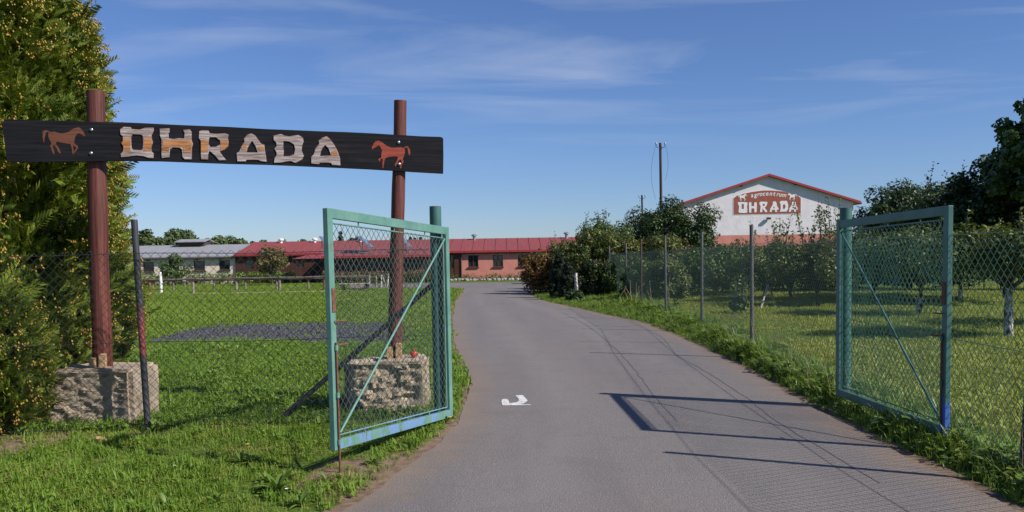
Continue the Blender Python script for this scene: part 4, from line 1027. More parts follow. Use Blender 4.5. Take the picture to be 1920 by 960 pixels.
# ---- right fence
RPOST = [(1917, 908), (1410, 672), (1316, 622), (1249, 599)]
rp_ = [G(*p) for p in RPOST]
rp_ += [Vector((AT(1203, 26.8).x, 26.8, 0)), Vector((AT(1174, 31).x, 31, 0)), Vector((AT(1144, 36).x, 36, 0))]
front = Vector((rp_[0].x + 0.05, 2.6, 0))
fr_ = thing('wire_fence', 'green chain link fence with many posts along the orchard side of the drive', 'fence', (rp_[1].x, rp_[1].y, 0))
hs = [2.06, 2.08, 2.13, 2.16, 2.16, 2.12, 2.1, 2.0]
for i, p in enumerate(rp_ + [front]):
    mt_ = M['brown_pipe'] if i in (0, 4, 7) else M['grey_pipe']
    MB().tube([(p.x, p.y, -0.05), (p.x + (0.012 * ((i % 3) - 1) if i else 0.14), p.y, hs[i])], 0.031 if i else 0.034, 12).build('post', mt_, fr_, True)
line = [front, rp_[0], Vector((hR_b.x + 0.07, hR_b.y, 0))] + rp_[1:]
line = [p + Vector((-0.036 if i not in (2,) else 0, 0, 0)) for i, p in enumerate(line)]
chain_mesh('wire_mesh', line[:3], 0.05, 1.72, 0.086, 0.0028, M['wire_green'], fr_, 11, 0.010)
chain_mesh('wire_mesh', line[2:6], 0.05, 1.80, 0.086, 0.0020, M['wire_far'], fr_, 12, 0.010)
chain_mesh('wire_mesh', line[5:], 0.05, 1.80, 0.086, 0.0017, M['wire_far'], fr_, 13, 0.008)
for zt in (1.74, 0.92):
    MB().tube([p + Vector((0, 0, zt)) for p in line], 0.0032, 5).build('tension_wire', M['wire_green'], fr_)
# scrap of plastic at the foot of the orchard side gate post
bm = bmesh.new(); bmesh.ops.create_icosphere(bm, subdivisions=3, radius=0.07)
for v in bm.verts:
    n = mnoise.noise(v.co * 30) * 0.03 + mnoise.noise(v.co * 70) * 0.014
    v.co += v.normal * n; v.co.z *= 0.55
me = bpy.data.meshes.new('plastic_scrap'); bm.to_mesh(me); bm.free()
o = link('plastic_scrap', me, M['plastic']); q = G(1592, 766); o.location = (q.x, q.y - 0.05, 0.045)
props(o, 'crumpled white plastic scrap at the foot of the orchard side gate post', 'litter')
# brick fragment in the front grass
bm = bmesh.new(); bmesh.ops.create_cube(bm, size=1.0); bmesh.ops.scale(bm, vec=(0.13, 0.10, 0.07), verts=bm.verts[:])
bmesh.ops.bevel(bm, geom=bm.edges[:], offset=0.008, segments=1, affect='EDGES'); bmesh.ops.subdivide_edges(bm, edges=bm.edges[:], cuts=3, use_grid_fill=True)
for v in bm.verts:
    v.co += v.normal * 0.012 * mnoise.noise(v.co * 28)
    if v.co.x > 0.02: v.co.z -= 0.4 * (v.co.x - 0.02)
me = bpy.data.meshes.new('brick_piece'); bm.to_mesh(me); bm.free()
o = link('brick_piece', me, M['brick']); q = G(190, 832); o.location = (q.x, q.y, 0.03); o.rotation_euler = (0.15, 0.25, 0.5); o.scale = (0.8, 0.7, 0.7)
props(o, 'broken orange brick piece lying in the grass before the concrete block', 'brick')

# ------------------------------------------------------------------ power poles
def power_pole(label, px, py_top, Y, r, loops):
    p = AT(px + 3, Y, 2); t = W(px, py_top, Y)
    pl = thing('power_pole', label, 'power pole', (p.x, Y, 0), 'power poles behind the trees')
    MB().tube([(p.x, Y, -0.1), tuple(t)], [r * 1.2, r], 14).build('pole', M['pole_wood'], pl, True)
    for s in (-1, 1):
        a = t + Vector((0, -r, -0.35)); c = a + Vector((s * 0.26, -0.06, 0.06)); e = c + Vector((s * 0.03, 0, 0.26))
        br = MB().tube([a, c, e], 0.022, 6).build('insulator_arm', M['pole_wood'], pl, True)
        MB().tube([e - Vector((0, 0, 0.1)), e, e + Vector((0, 0, 0.05))], [0.055, 0.06, 0.03], 10).build('insulator', M['metal_grey'], br, True)
        if loops:
            q = [e]; n = 10
            drop = 3.6 if s < 0 else 2.4; bow = 0.45 if s < 0 else 0.28
            for i in range(1, n + 1):
                f_ = i / n; q.append(e + Vector((s * bow * math.sin(math.pi * f_ * 0.85) * 0.9 - s * 0.12 * f_, 0.02, -drop * f_)))
            MB().tube(q, 0.008, 5).build('hanging_wire', M['pole_wood'], pl)
    return pl
power_pole('tall dark wooden power pole with loose hanging wires, rising behind the round tree', 1238, 268, 58, 0.085, True)
power_pole('shorter dark power pole with forked insulators, farther behind the trees', 1203.5, 366, 84, 0.085, False)

# ------------------------------------------------------------------ red car behind the bush
p = W(979.5, 520, 58); cx0 = p.x
car = thing('parked_car', 'dark red car parked behind the orange bush, only its nose showing', 'car', (cx0 + 2, 58, 0))
prof = [(0.0, 0.35), (0.02, 0.62), (0.12, 0.74), (0.9, 0.88), (1.15, 0.93), (1.85, 1.38), (2.3, 1.45), (3.1, 1.42), (3.75, 0.98), (4.05, 0.92), (4.1, 0.4), (3.95, 0.25), (0.1, 0.25)]
n = len(prof); vs = []
for yy, ins in ((-0.82, 0), (-0.74, 0), (0.74, 0), (0.82, 0)):
    for x, z in prof:
        k = 0.0 if abs(yy) < 0.8 else 0.05
        zz = z - (0.03 if k else 0) * (z > 0.5); tw = 0.16 * max(0, z - 0.95) / 0.5 * (1 if yy > 0 else -1)
        vs.append((cx0 + x + (k if x < 1 else -k if x > 3 else 0), 58 + 0.8 + yy - tw, zz))
fs = [tuple(range(n)), tuple(reversed(range(3*n, 4*n)))]
for r_ in range(3):
    for i in range(n):
        j = (i + 1) % n; fs.append((r_*n+i, (r_+1)*n+i, (r_+1)*n+j, r_*n+j))
bd = MB().add(vs, fs); bd.f = [tuple(reversed(f)) for f in bd.f]; bd = bd.build('body', M['car_red'], car, bevel=0.03)
for x in (0.75, 3.3):
    for yy in (0.03, 1.57):
        wh = MB().tube([(cx0 + x, 58 + yy - 0.09, 0.31), (cx0 + x, 58 + yy + 0.09, 0.31)], 0.31, 20).build('wheel', M['rubber'], car, True)
        MB().tube([(cx0 + x, 58 + yy - 0.096, 0.31), (cx0 + x, 58 + yy + 0.096, 0.31)], 0.19, 14).build('rim', M['metal_grey'], wh, True)
for yy in (0.18, 1.3):
    MB().box((cx0 - 0.012, 58 + yy, 0.55), (cx0 + 0.1, 58 + yy + 0.26, 0.70)).build('headlight', M['vent_white'], car, bevel=0.01)
for x0, x1, x2, x3 in ((1.3, 1.85, 2.25, 2.25), (2.35, 2.35, 3.0, 3.5)):
    MB().add([(cx0+x0, 57.985, 0.97), (cx0+x3, 57.985, 0.97), (cx0+x2, 58.118, 1.34), (cx0+x1, 58.118, 1.34), (cx0+x0, 58.0, 0.97), (cx0+x3, 58.0, 0.97), (cx0+x2, 58.13, 1.34), (cx0+x1, 58.13, 1.34)], [(0,1,2,3),(7,6,5,4),(0,4,5,1),(1,5,6,2),(2,6,7,3),(3,7,4,0)]).build('side_window', M['glass'], car)
MB().add([(cx0+1.14, 58.12, .955), (cx0+1.14, 59.48, .955), (cx0+1.82, 59.40, 1.385), (cx0+1.82, 58.20, 1.385), (cx0+1.16, 58.12, .93), (cx0+1.16, 59.48, .93), (cx0+1.84, 59.40, 1.36), (cx0+1.84, 58.20, 1.36)], [(3,2,1,0),(4,5,6,7),(0,1,5,4),(1,2,6,5),(2,3,7,6),(3,0,4,7)]).build('windscreen', M['glass'], car)

# ------------------------------------------------------------------ foliage tools
def unit(a): return a / (np.linalg.norm(a, axis=-1, keepdims=True) + 1e-9)
def leaves(rng, P, N, size, aspect=0.55, droop=0.2):
    """one folded four-point leaf per point; N = facing"""
    n = len(P); N = unit(N + rng.normal(0, 0.55, (n, 3)))
    t = unit(np.cross(N, rng.normal(0, 1, (n, 3)))); t[:, 2] -= droop; t = unit(t)
    bvec = unit(np.cross(N, t)); N = np.cross(t, bvec)
    s = (size * rng.uniform(0.65, 1.3, n))[:, None]
    base = P - t * s * 0.5; tip = P + t * s * 0.5
    l = P - bvec * s * aspect * 0.5 + N * s * 0.10; r = P + bvec * s * aspect * 0.5 + N * s * 0.10
    V = np.stack([base, r, tip, l], 1).reshape(-1, 3)
    i = np.arange(n) * 4
    return V, np.concatenate([np.stack([i, i + 1, i + 2], -1), np.stack([i, i + 2, i + 3], -1)])
def clump_points(rng, cl, n, shell=0.45):
    """cl: (k,4) centres and radii"""
    cl = np.asarray(cl, float); w = cl[:, 3] ** 2; w /= w.sum()
    k = rng.choice(len(cl), n, p=w)
    d = unit(rng.normal(0, 1, (n, 3))); r = (shell + (1 - shell) * rng.random(n)) ** 0.8
    P = cl[k, :3] + d * (cl[k, 3] * r)[:, None] * np.array([1, 1, 0.82])
    return P, d
def ell_clumps(rng, c, rad, k, rc, lo=0.35, bottom=-0.75):
    out = []
    while len(out) < k:
        d = unit(rng.normal(0, 1, 3)); 
        if d[2] < bottom: continue
        q = rng.uniform(lo, 0.95)
        q = q ** 0.7; hz = min(1.0, 0.75 + 0.4 * math.hypot(d[0], d[1]))
        out.append((c[0] + d[0] * rad[0] * q * 1.14 * hz, c[1] + d[1] * rad[1] * q * 1.14 * hz, c[2] + d[2] * rad[2] * q, rc * rng.uniform(0.65, 1.45)))
    return np.array(out)
def limbs(rng, base, fork_z, cl, r0, nmax=14, bend=0.12):
    mb = MB(); base = Vector(base); top = Vector((base.x + rng.normal(0, 0.04), base.y + rng.normal(0, 0.04), base.z + fork_z))
    mid = base.lerp(top, 0.5) + Vector((rng.normal(0, 0.03), rng.normal(0, 0.03), 0))
    mb.tube([base - Vector((0, 0, 0.08)), mid, top], [r0 * 1.25, r0, r0 * 0.85], 10)
    sel = rng.permutation(len(cl))[:nmax]
    for k in sel:
        e = Vector(cl[k, :3]); L = (e - top).length
        a = top.lerp(e, 0.45) + Vector((rng.normal(0, bend * L), rng.normal(0, bend * L), bend * L * 0.8))
        mb.tube([top - Vector((0, 0, r0)), top.lerp(a, 0.5), a, e], [r0 * 0.62, r0 * 0.46, r0 * 0.3, r0 * 0.08], 6)
    return mb
def tree(name, label, base, cl, n, size, mt, fork, r0, seed, cat='tree', group=None, bark='bark', aspect=0.55, wash=None, nmax=14, shoots=0, shoot_h=0.8, extra=None):
    """trunk with limbs, and a crown of single leaves round the clumps"""
    rng = np.random.default_rng(seed)
    rt = thing(name, label, cat, base, group); off = np.array(base)
    tk = limbs(rng, base, fork, cl, r0, nmax).build('trunk', M[bark], rt, True)
    if wash:
        mb = MB(); b0 = Vector(base); mb.tube([b0 - Vector((0, 0, .03)), b0 + Vector((0.002, 0, wash * .5)), b0 + Vector((0.0, 0, wash))], [r0 * 1.33, r0 * 1.16, r0 * 1.05], 14, cap=False); mb.build('limewash', M['limewash'], tk, True)
    P, d = clump_points(rng, cl, n)
    if shoots:           # long upright shoots with leaves along them
        mb = MB(); PP, DD = [], []
        for q in rng.choice(len(cl), shoots):
            a = Vector(cl[q, :3]) + Vector((rng.normal(0, .25 * cl[q, 3]), rng.normal(0, .25 * cl[q, 3]), cl[q, 3] * 0.4))
            h = shoot_h * rng.uniform(0.5, 1.15); e = a + Vector((rng.normal(0, 0.14 * h), rng.normal(0, 0.14 * h), h)); m_ = a.lerp(e, 0.5) + Vector((rng.normal(0, .05 * h), 0, 0))
            mb.tube([a, m_, e], [0.012, 0.009, 0.004], 5)
            k = int(h / (size * 0.36)); t = rng.random(k)[:, None]
            PP.append((1 - t) * np.array(a) + t * np.array(e) + rng.normal(0, size * 0.55, (k, 3))); DD.append(rng.normal(0, 1, (k, 3)))
        mb.build('shoots', M[bark], rt, kind='stuff')
        P = np.concatenate([P] + PP); d = np.concatenate([d] + DD)
    P[:, 2] = np.maximum(P[:, 2], 0.03)
    V, T = leaves(rng, P, d + np.array([0, 0, 0.5]), size * 1.12, aspect)
    link('crown', np_mesh('crown', V - off, T), M[mt], rt)
    if extra:
        emat, frac, en = extra
        k = rng.choice(len(P), int(len(P) * frac)); V, T = leaves(rng, P[k] + rng.normal(0, size * .5, (len(k), 3)), d[k], size * 0.9, 0.6)
        link(en, np_mesh(en, V - off, T), M[emat], rt)
    return rt

# ------------------------------------------------------------------ thuja by the sign
def spray_block():
    """a flat feathery thuja branchlet along +x"""
    V, T = [], []
    def tri(a, b, c): i = len(V); V.extend([a, b, c]); T.append((i, i + 1, i + 2))
    tri((0, -0.05, 0), (0, 0.05, 0), (1.0, 0, 0.0))
    for k in range(6):
        t = 0.10 + k * 0.145; L = 0.52 * (1 - t * 0.62)
        for s in (-1, 1):
            c, sn = math.cos(R(42)), math.sin(R(42)) * s
            w = 0.068
            tri((t, 0, 0), (t + c * L * .5 - sn * w, sn * L * .5 + c * w * s * .3, -0.05), (t + c * L, sn * L, -0.10))
            tri((t, 0, 0), (t + c * L, sn * L, -0.10), (t + c * L * .5 + sn * w * .8, sn * L * .5 - c * w * s, -0.05))
    return np.array(V), np.array(T)
SPV, SPT = spray_block()
def thuja(label, base, prof, n, seed, size=0.15, cone_frac=0.33, squash=1.0, lumps=0.21):
    """prof: (z, radius) outline"""
    rng = np.random.default_rng(seed); base = Vector(base)
    rt = thing('thuja', label, 'thuja tree', base); off = np.array(base)
    zs = np.array([p[0] for p in prof]); rs = np.array([p[1] for p in prof])
    MB().tube([base + Vector((0, 0, -0.05)), base + Vector((0.02, 0, zs[-1] * .5)), base + Vector((0, 0, zs[-1] * 0.96))], [0.16 * rs.max(), 0.11 * rs.max(), 0.02], 8).build('trunk', M['bark'], rt, True)
    # heights weighted by radius
    z = rng.uniform(zs[0], zs[-1], n * 3); r = np.interp(z, zs, rs); keep = rng.random(n * 3) < (r / rs.max()) ; z = z[keep][:n]; r = r[keep][:n]; n = len(z)
    th = rng.uniform(0, 2 * math.pi, n)
    lump = np.array([mnoise.noise((math.cos(a) * 2.6 + seed, math.sin(a) * 2.6, b * 1.5)) + 0.7 * mnoise.noise((math.cos(a) * 6.5 * q + seed, math.sin(a) * 6.5 * q, b * 4.2)) for a, b, q in zip(th, z, np.maximum(r, 0.3))])
    depth = rng.random(n) ** 1.5
    rr = np.maximum(r * (1 + lumps * lump) - 0.62 * depth * np.minimum(r, 0.9), 0.02) 
    P = np.stack([np.cos(th) * rr, np.sin(th) * rr * squash, z], -1)
    out = np.stack([np.cos(th), np.sin(th), 0 * th], -1)
    ax_ = unit(out * 0.75 + np.array([0, 0, 0.55]) + rng.normal(0, 0.42, (n, 3)))
    side = unit(np.cross(ax_, rng.normal(0, 1, (n, 3)) + out * 0.4)); up_ = np.cross(ax_, side)
    s = size * rng.uniform(0.65, 1.3, n) * (1 + 0.7 * depth) * np.where(rng.random(n) < 0.06, 1.7, 1.0)
    V = P[:, None, :] + s[:, None, None] * (SPV[None, :, 0, None] * ax_[:, None] + SPV[None, :, 1, None] * side[:, None] + SPV[None, :, 2, None] * up_[:, None])
    T = SPT[None] + (np.arange(n) * len(SPV))[:, None, None]
    V = V.reshape(-1, 3); V[:, 2] = np.maximum(V[:, 2], 0.02 - base.z)
    # one island per spray: keep the triangles' own random tone small by sharing the material ramp
    link('crown', np_mesh('crown', V, T.reshape(-1, 3)), M['thuja'], rt)
    # ripening cones in clusters near the tips
    pick = np.where((depth < 0.35) & (rng.random(n) < cone_frac * np.clip(0.55 + 1.6 * lump, 0.05, 1.3)))[0]
    oc = np.array([(1,0,0),(-1,0,0),(0,1,0),(0,-1,0),(0,0,1.5),(0,0,-1.2)], float); of = np.array([(0,2,4),(2,1,4),(1,3,4),(3,0,4),(2,0,5),(1,2,5),(3,1,5),(0,3,5)])
    C = []
    for k in pick:
        for q in range(rng.integers(3, 9)):
            C.append(P[k] + ax_[k] * s[k] * rng.uniform(0.55, 1.05) + rng.normal(0, 0.017, 3) + out[k] * 0.01)
    C = np.array(C); m_ = len(C); rad = 0.0105 * rng.uniform(0.7, 1.3, m_)
    V = C[:, None] + oc[None] * rad[:, None, None]; T = of[None] + (np.arange(m_) * 6)[:, None, None]
    link('seed_cones', np_mesh('seed_cones', V.reshape(-1, 3), T.reshape(-1, 3)), M['thuja_cone'], rt)
    return rt
tb_ = AT(2, 10.1)
thuja('tall thuja full of yellow brown cones behind the dark name board', (tb_.x, 10.1, 0), [(0.05, 0.9), (0.5, 1.28), (1.2, 1.36), (2.2, 1.30), (3.2, 1.14), (4.2, 0.98), (5.2, 0.78), (6.2, 0.42), (6.8, 0.06)], 34000, 4, 0.155, 0.34)
t2_ = AT(-10, 8.68)
thuja('low bushy thuja growing against the wire fence beside the concrete block', (t2_.x, 8.74, 0), [(0.02, 0.36), (0.25, 0.50), (0.55, 0.50), (0.85, 0.40), (1.15, 0.25), (1.4, 0.05)], 6200, 9, 0.14, 0.16)
t3_ = AT(-150, 10.8)
thuja('slimmer thuja growing behind the tall one full of cones', (t3_.x, 11.0, 0), [(0.05, 0.8), (0.8, 1.15), (2.4, 1.12), (4.2, 0.8), (6.0, 0.1)], 9000, 14, 0.2)

# ------------------------------------------------------------------ trees beyond the buildings
rng0 = np.random.default_rng(77)
def far_tree(px0, px1, py_top, Y, seed, label, mt='leaf_far', n=2600, conifer=False, size=None):
    c = AT((px0 + px1) / 2, Y); rad = abs(AT(px1, Y).x - AT(px0, Y).x) / 2 * (1.0 if conifer else 1.2); h = W((px0 + px1) / 2, py_top, Y).z
    rng = np.random.default_rng(seed); sz = size or 0.36 * Y / 110
    if conifer:
        cl = []
        for k in range(9):
            t = k / 8; z = h * (0.30 + 0.68 * t); rr = rad * (1 - t) * 0.75
            for a in range(5 if t < .8 else 2): an = rng.uniform(0, 6.28); cl.append((c.x + math.cos(an) * rr, Y + math.sin(an) * rr, z, max(0.22, rad * 0.34 * (1.1 - t))))
        cl = np.array(cl)
    else:
        cl = ell_clumps(rng, (c.x, Y, h * 0.62), (rad * 0.95, rad * 0.8, h * 0.37), 34, min(rad, h) * 0.27, 0.3)
    return tree('far_tree', label, (c.x, Y, 0), cl, n, sz, mt, h * 0.35, 0.16, seed, group='trees on the skyline behind the long roofs', nmax=6)
far_tree(246, 312, 433, 112, 21, 'broad rounded tree behind the grey roof, nearest the thuja', n=6500)
far_tree(292, 362, 430, 118, 22, 'tallest rounded tree rising behind the grey roof', n=6500)
far_tree(385, 436, 441, 118, 23, 'rounded green tree behind the end of the grey roof', n=5000)
far_tree(422, 486, 443, 122, 24, 'wide green tree above the joint of grey and red roofs', n=5000)
far_tree(478, 520, 449, 140, 25, 'low dull green tree line clump above the red roof', n=1800)
far_tree(512, 560, 451, 140, 26, 'low tree clump behind the first white roof vents', n=1600)
far_tree(556, 604, 450.5, 140, 27, 'low tree clump behind the second white roof vent', n=1600)
far_tree(628, 652, 436, 120, 28, 'ragged conifer seen through the top of the gate wire', 'leaf_far_dark', 1500, True)
far_tree(652, 676, 440, 120, 29, 'rounded dark tree seen through the gate wire beside the conifer', 'leaf_far_dark', 1500)
far_tree(692, 716, 447, 130, 30, 'small dark tree top behind the solar panel', 'leaf_far_dark', 900)
far_tree(720, 736, 449, 130, 31, 'small tree top beside the log post, above the red roof', 'leaf_far_dark', 700)
for k, px in enumerate((771, 779, 790)):
    far_tree(px - 4, px + 4, 445.5 + k % 2, 130, 32 + k, ('thin conifer tip above the red roof, nearest the log post', 'middle one of three conifer tips above the red roof', 'conifer tip above the red roof, nearest the gate post')[k], 'leaf_far_dark', 500, True)

# ------------------------------------------------------------------ planting in front of the long buildings
def clump_tree(name, label, px0, px1, py_top, Y, n, size, mt, seed, zlow=0.3, k=22, rc=0.3, fork=0.7, r0=0.06, cat='tree', depth=None, **kw):
    c = AT((px0 + px1) / 2, Y); rad = abs(AT(px1, Y).x - AT(px0, Y).x) / 2; h = W((px0 + px1) / 2, py_top, Y).z
    rng = np.random.default_rng(seed + 500)
    cl = ell_clumps(rng, (c.x, Y, (h + zlow) / 2), (rad * 0.85, (depth or rad) * 0.85, (h - zlow) / 2 * 0.88), k, min(rad, (h - zlow) / 2) * rc, 0.3)
    return tree(name, label, (c.x, Y, 0), cl, n, size, mt, fork, r0, seed, cat=cat, **kw)
clump_tree('small_tree', 'small dense dark green tree before the cream wall', 303, 354, 476, 68, 1900, 0.17, 'leaf_mid', 41, 0.2, 26, 0.36)
clump_tree('fruit_tree', 'small fruit tree with reddish leaves before the red roofed building', 474, 546, 457, 64, 2600, 0.17, 'leaf_apple_red', 42, 0.5, 34, 0.30, shoots=8, shoot_h=0.6)
def hedge(name, label, p0, p1, h, w, n, size, mt, seed, cat='hedge', group=None, extra=None):
    rng = np.random.default_rng(seed); p0, p1 = Vector(p0), Vector(p1); L = (p1 - p0).length; d = (p1 - p0) / L; sd = Vector((d.y, -d.x, 0))
    rt = thing(name, label, cat, p0.lerp(p1, 0.5), group); off = np.array(rt.location)
    k = max(4, int(L / (w * 0.5))); cl = []
    for i in range(k):
        for z in (0.32, 0.7):
            q = p0 + d * (L * (i + rng.random()) / k) + sd * rng.normal(0, w * 0.13); cl.append((q.x, q.y, h * z * rng.uniform(0.85, 1.1), w * 0.5 * rng.uniform(0.8, 1.15)))
    cl = np.array(cl); mb = MB()
    for i in range(0, len(cl), 2): mb.tube([(cl[i, 0], cl[i, 1], -0.03), (cl[i, 0], cl[i, 1], h * 0.6)], [0.03, 0.012], 5)
    mb.build('stems', M['bark'], rt)
    P, dd = clump_points(rng, cl, n); P[:, 2] = np.clip(P[:, 2], 0.02, None)
    V, T = leaves(rng, P, dd + np.array([0, 0, .5]), size); link('foliage', np_mesh('foliage', V - off, T), M[mt], rt)
    if extra:
        em, fr, en = extra; kk = rng.choice(len(P), int(len(P) * fr)); kk = kk[P[kk, 2] > h * 0.5]
        V, T = leaves(rng, P[kk] + np.array([0, -0.05, 0.12]), dd[kk], size); link(en, np_mesh(en, V - off, T), M[em], rt)
    return rt
hedge('low_hedge', 'low clipped green hedge along the foot of the cream stable wall', AT(225, 70.8), AT(440, 70.8), 0.9, 0.9, 5200, 0.15, 'weed', 51)
hedge('low_hedge', 'low green hedge along the dark timber wall beside the porch', AT(440, 70.8), AT(556, 70.8), 0.95, 0.9, 3600, 0.15, 'weed', 52)
hedge('flower_bed', 'row of green shrubs with pinkish flowers before the lean-to porch', AT(612, 66.8), AT(818, 66.8), 0.85, 0.9, 4200, 0.14, 'leaf_olive', 53, 'flower bed', None, ('pink_petal', 0.16, 'blossoms'))
hedge('bed_planting', 'low green planting along the foot of the salmon wall', AT(842, 71), AT(1012, 71), 0.34, 0.9, 2200, 0.12, 'leaf_mid', 54, 'plants')
rs_ = np.random.default_rng(5)
def rock(r, seed):
    bm = bmesh.new(); bmesh.ops.create_icosphere(bm, subdivisions=2, radius=r)
    for v in bm.verts: v.co += v.normal * r * 0.45 * mnoise.noise(v.co / r * 1.2 + Vector((seed, 0, 0))); v.co.z *= 0.7
    me = bpy.data.meshes.new('stone'); bm.to_mesh(me); bm.free(); me.materials.append(M['stone']); return me
rocks = [rock(0.17, k * 3.1) for k in range(4)]
for i in range(24):
    px = 842 + i * 6.6 + rs_.uniform(-2, 2); p = AT(px, 69.6 + rs_.uniform(-0.3, 0.5))
    o = link('edging_stone', rocks[i % 4], None); s = rs_.uniform(0.6, 1.25); o.scale = (s, s, s); o.rotation_euler = (0, 0, rs_.uniform(0, 6)); o.location = (p.x, p.y, 0.07)
    props(o, 'grey stone edging the planting along the salmon wall', 'stone', 'stones edging the salmon wall bed')

# ------------------------------------------------------------------ bushes where the drive meets the yard
clump_tree('autumn_bush', 'orange brown bush at the corner of the drive, before the salmon wall', 978, 1046, 462, 41, 6000, 0.105, 'leaf_autumn', 61, -0.5, 60, 0.34, 0.35, 0.05, 'bush', shoots=12, shoot_h=0.5)
clump_tree('green_bush', 'grey green bush rising over the orange one, against the red roof', 1004, 1090, 446, 43.5, 7000, 0.11, 'leaf_apple', 62, -0.4, 60, 0.32, 0.5, 0.05, 'bush', shoots=10, shoot_h=0.5)
def dark_column(label, px0, px1, py_top, Y, n, seed):
    c = AT((px0 + px1) / 2, Y); rad = abs(AT(px1, Y).x - AT(px0, Y).x) / 2; h = W((px0 + px1) / 2, py_top, Y).z
    rng = np.random.default_rng(seed); cl = []
    for k in range(60):
        t = rng.random(); an = rng.uniform(0, 6.28); rr = rad * (1 - t ** 2.2) * 0.85
        cl.append((c.x + math.cos(an) * rr, Y + math.sin(an) * rr, 0.02 + h * t * 0.94, rad * 0.34))
    return tree('conifer_bush', label, (c.x, Y, 0), np.array(cl), n, 0.08, 'needle_dark', h * 0.4, 0.05, seed, cat='conifer', aspect=0.35, nmax=5)
dark_column('dark columnar conifer beside the orange bush', 1032, 1066, 474, 36.5, 9000, 63)
dark_column('dark conifer between the columnar one and the white stump', 1048, 1084, 492, 34.8, 8000, 64)
p = AT(1080.5, 33.2)
o = MB().tube([(p.x, 33.2, -0.05), (p.x + .01, 33.2, .5), (p.x - 0.01, 33.2, W(1080, 512, 33.2).z)], [0.07, 0.068, 0.06], 12).build('white_stump', M['limewash'], None, True)
props(o, 'peeling white painted stump standing in the dark bushes', 'stump')
clump_tree('dark_bush', 'dark brown leaved bush beside the white stump', 1080, 1146, 484, 34.8, 7500, 0.10, 'leaf_dark', 65, -0.5, 60, 0.34, 0.4, 0.04, 'bush', extra=('leaf_autumn', 0.16, 'dry_leaves'))
clump_tree('dark_bush', 'low dark ivy mound at the foot of the white stump', 1058, 1100, 543, 32.4, 2600, 0.08, 'leaf_dark', 60, -0.2, 30, 0.45, 0.2, 0.02, 'bush')
clump_tree('twiggy_bush', 'tall bush with upright bare twigs above the red roof end', 1050, 1210, 402, 47, 17000, 0.12, 'leaf_mid', 66, -0.2, 90, 0.25, 0.9, 0.07, 'bush', shoots=46, shoot_h=0.8)
clump_tree('round_tree', 'big round dark green tree below the tall power pole', 1150, 1372, 372, 50, 34000, 0.13, 'leaf_dark', 67, 0.0, 130, 0.23, 1.2, 0.13, shoots=26, shoot_h=0.45)
clump_tree('yellowing_tree', 'olive tree with yellowing leaves over the end of the wire fence', 1036, 1232, 424, 40, 20000, 0.105, 'leaf_olive', 68, 0.2, 100, 0.22, 1.0, 0.08, extra=('leaf_autumn', 0.10, 'brown_leaves'))
clump_tree('yellowing_tree', 'olive tree with some rusty leaves before the big round tree', 1180, 1312, 432, 39, 11000, 0.105, 'leaf_olive', 69, 0.3, 80, 0.24, 1.0, 0.08, extra=('leaf_autumn', 0.2, 'brown_leaves'))
# shrubs right behind the fence
for k, (px0, px1, pt, Y, mt, lb) in enumerate(((1130, 1192, 484, 34, 'leaf_mid', 'tangled shrub behind the farthest fence posts'), (1162, 1230, 478, 31, 'leaf_mid', 'grey green shrub caught in the wire behind the middle fence posts'), (1206, 1300, 470, 29.5, 'leaf_apple', 'broad shrub with pale stems behind the wire, next to the orchard lawn'))):
    clump_tree('fence_shrub', lb, px0, px1, pt, Y, 7500, 0.09, mt, 71 + k, -0.3, 70, 0.28, 0.5, 0.035, 'shrub', extra=('leaf_autumn', 0.08, 'dry_leaves'))
rngs = np.random.default_rng(8)
for k in range(12):
    p = AT(rngs.uniform(1146, 1262), rngs.uniform(27.6, 29.0)); h = rngs.uniform(0.5, 1.05); 
    o = MB().tube([(p.x, p.y, -0.03), (p.x + rngs.normal(0, .04), p.y, h * .5), (p.x + rngs.normal(0, .09), p.y, h)], [0.009, 0.007, 0.004], 6).build('dry_stem', M['straw'], None, True)
    props(o, 'thin pale dry stem standing behind the wire fence', 'stem', 'dry stems behind the wire fence')

# ------------------------------------------------------------------ the orchard
ORCH = 'apple trees of the orchard'
def apple(label, px, Y, py_top, w, n, seed, wash=0.55, size=0.075, shoots=10, shoot_h=0.7, mt='leaf_apple', zlow=0.85, fork=0.75, r0=0.055, k=46):
    b_ = AT(px, Y); h = W(px, py_top, Y).z; rng = np.random.default_rng(seed)
    cl = ell_clumps(rng, (b_.x, Y, (h + zlow) / 2), (w * 0.5, w * 0.5, (h - zlow) / 2 * 0.95), int(k * 1.4), w * 0.13, 0.2); n = int(n * 1.45)
    return tree('apple_tree', label, (b_.x, Y, 0), cl, n, size, mt, fork, r0, seed, group=ORCH, wash=wash, shoots=shoots, shoot_h=shoot_h, nmax=12)
apple('apple tree with a lime washed trunk beside the end post of the near fence', 1891, 16.8, 432, 2.5, 8500, 81, 0.92, 0.085, 10, 0.5, 'leaf_olive', 1.05, 0.95, 0.062)
apple('apple tree with a short white trunk seen through the dark gate leaf', 1722, 23, 436, 3.1, 9000, 82, 0.42, 0.085, 12, 0.6, 'leaf_apple', 0.75)
apple('apple tree with tall shoots against the hall wall, by the gate post', 1535, 27.5, 446, 2.5, 7000, 83, None, 0.09, 26, 1.6, 'leaf_apple', 0.55, 0.5)
apple('bushy apple tree behind the wooden prop', 1487, 32, 462, 2.6, 6000, 84, None, 0.09, 12, 0.6, 'leaf_apple', 0.45, 0.45)
apple('apple tree with two leafy shoots reaching up before the salmon wall band', 1432, 31, 464, 2.3, 5500, 85, None, 0.09, 18, 1.3, 'leaf_apple', 0.5, 0.45)
apple('dense apple tree next to the big round tree', 1345, 35, 463, 3.2, 7000, 86, None, 0.10, 6, 0.4, 'leaf_mid', 0.25, 0.4)
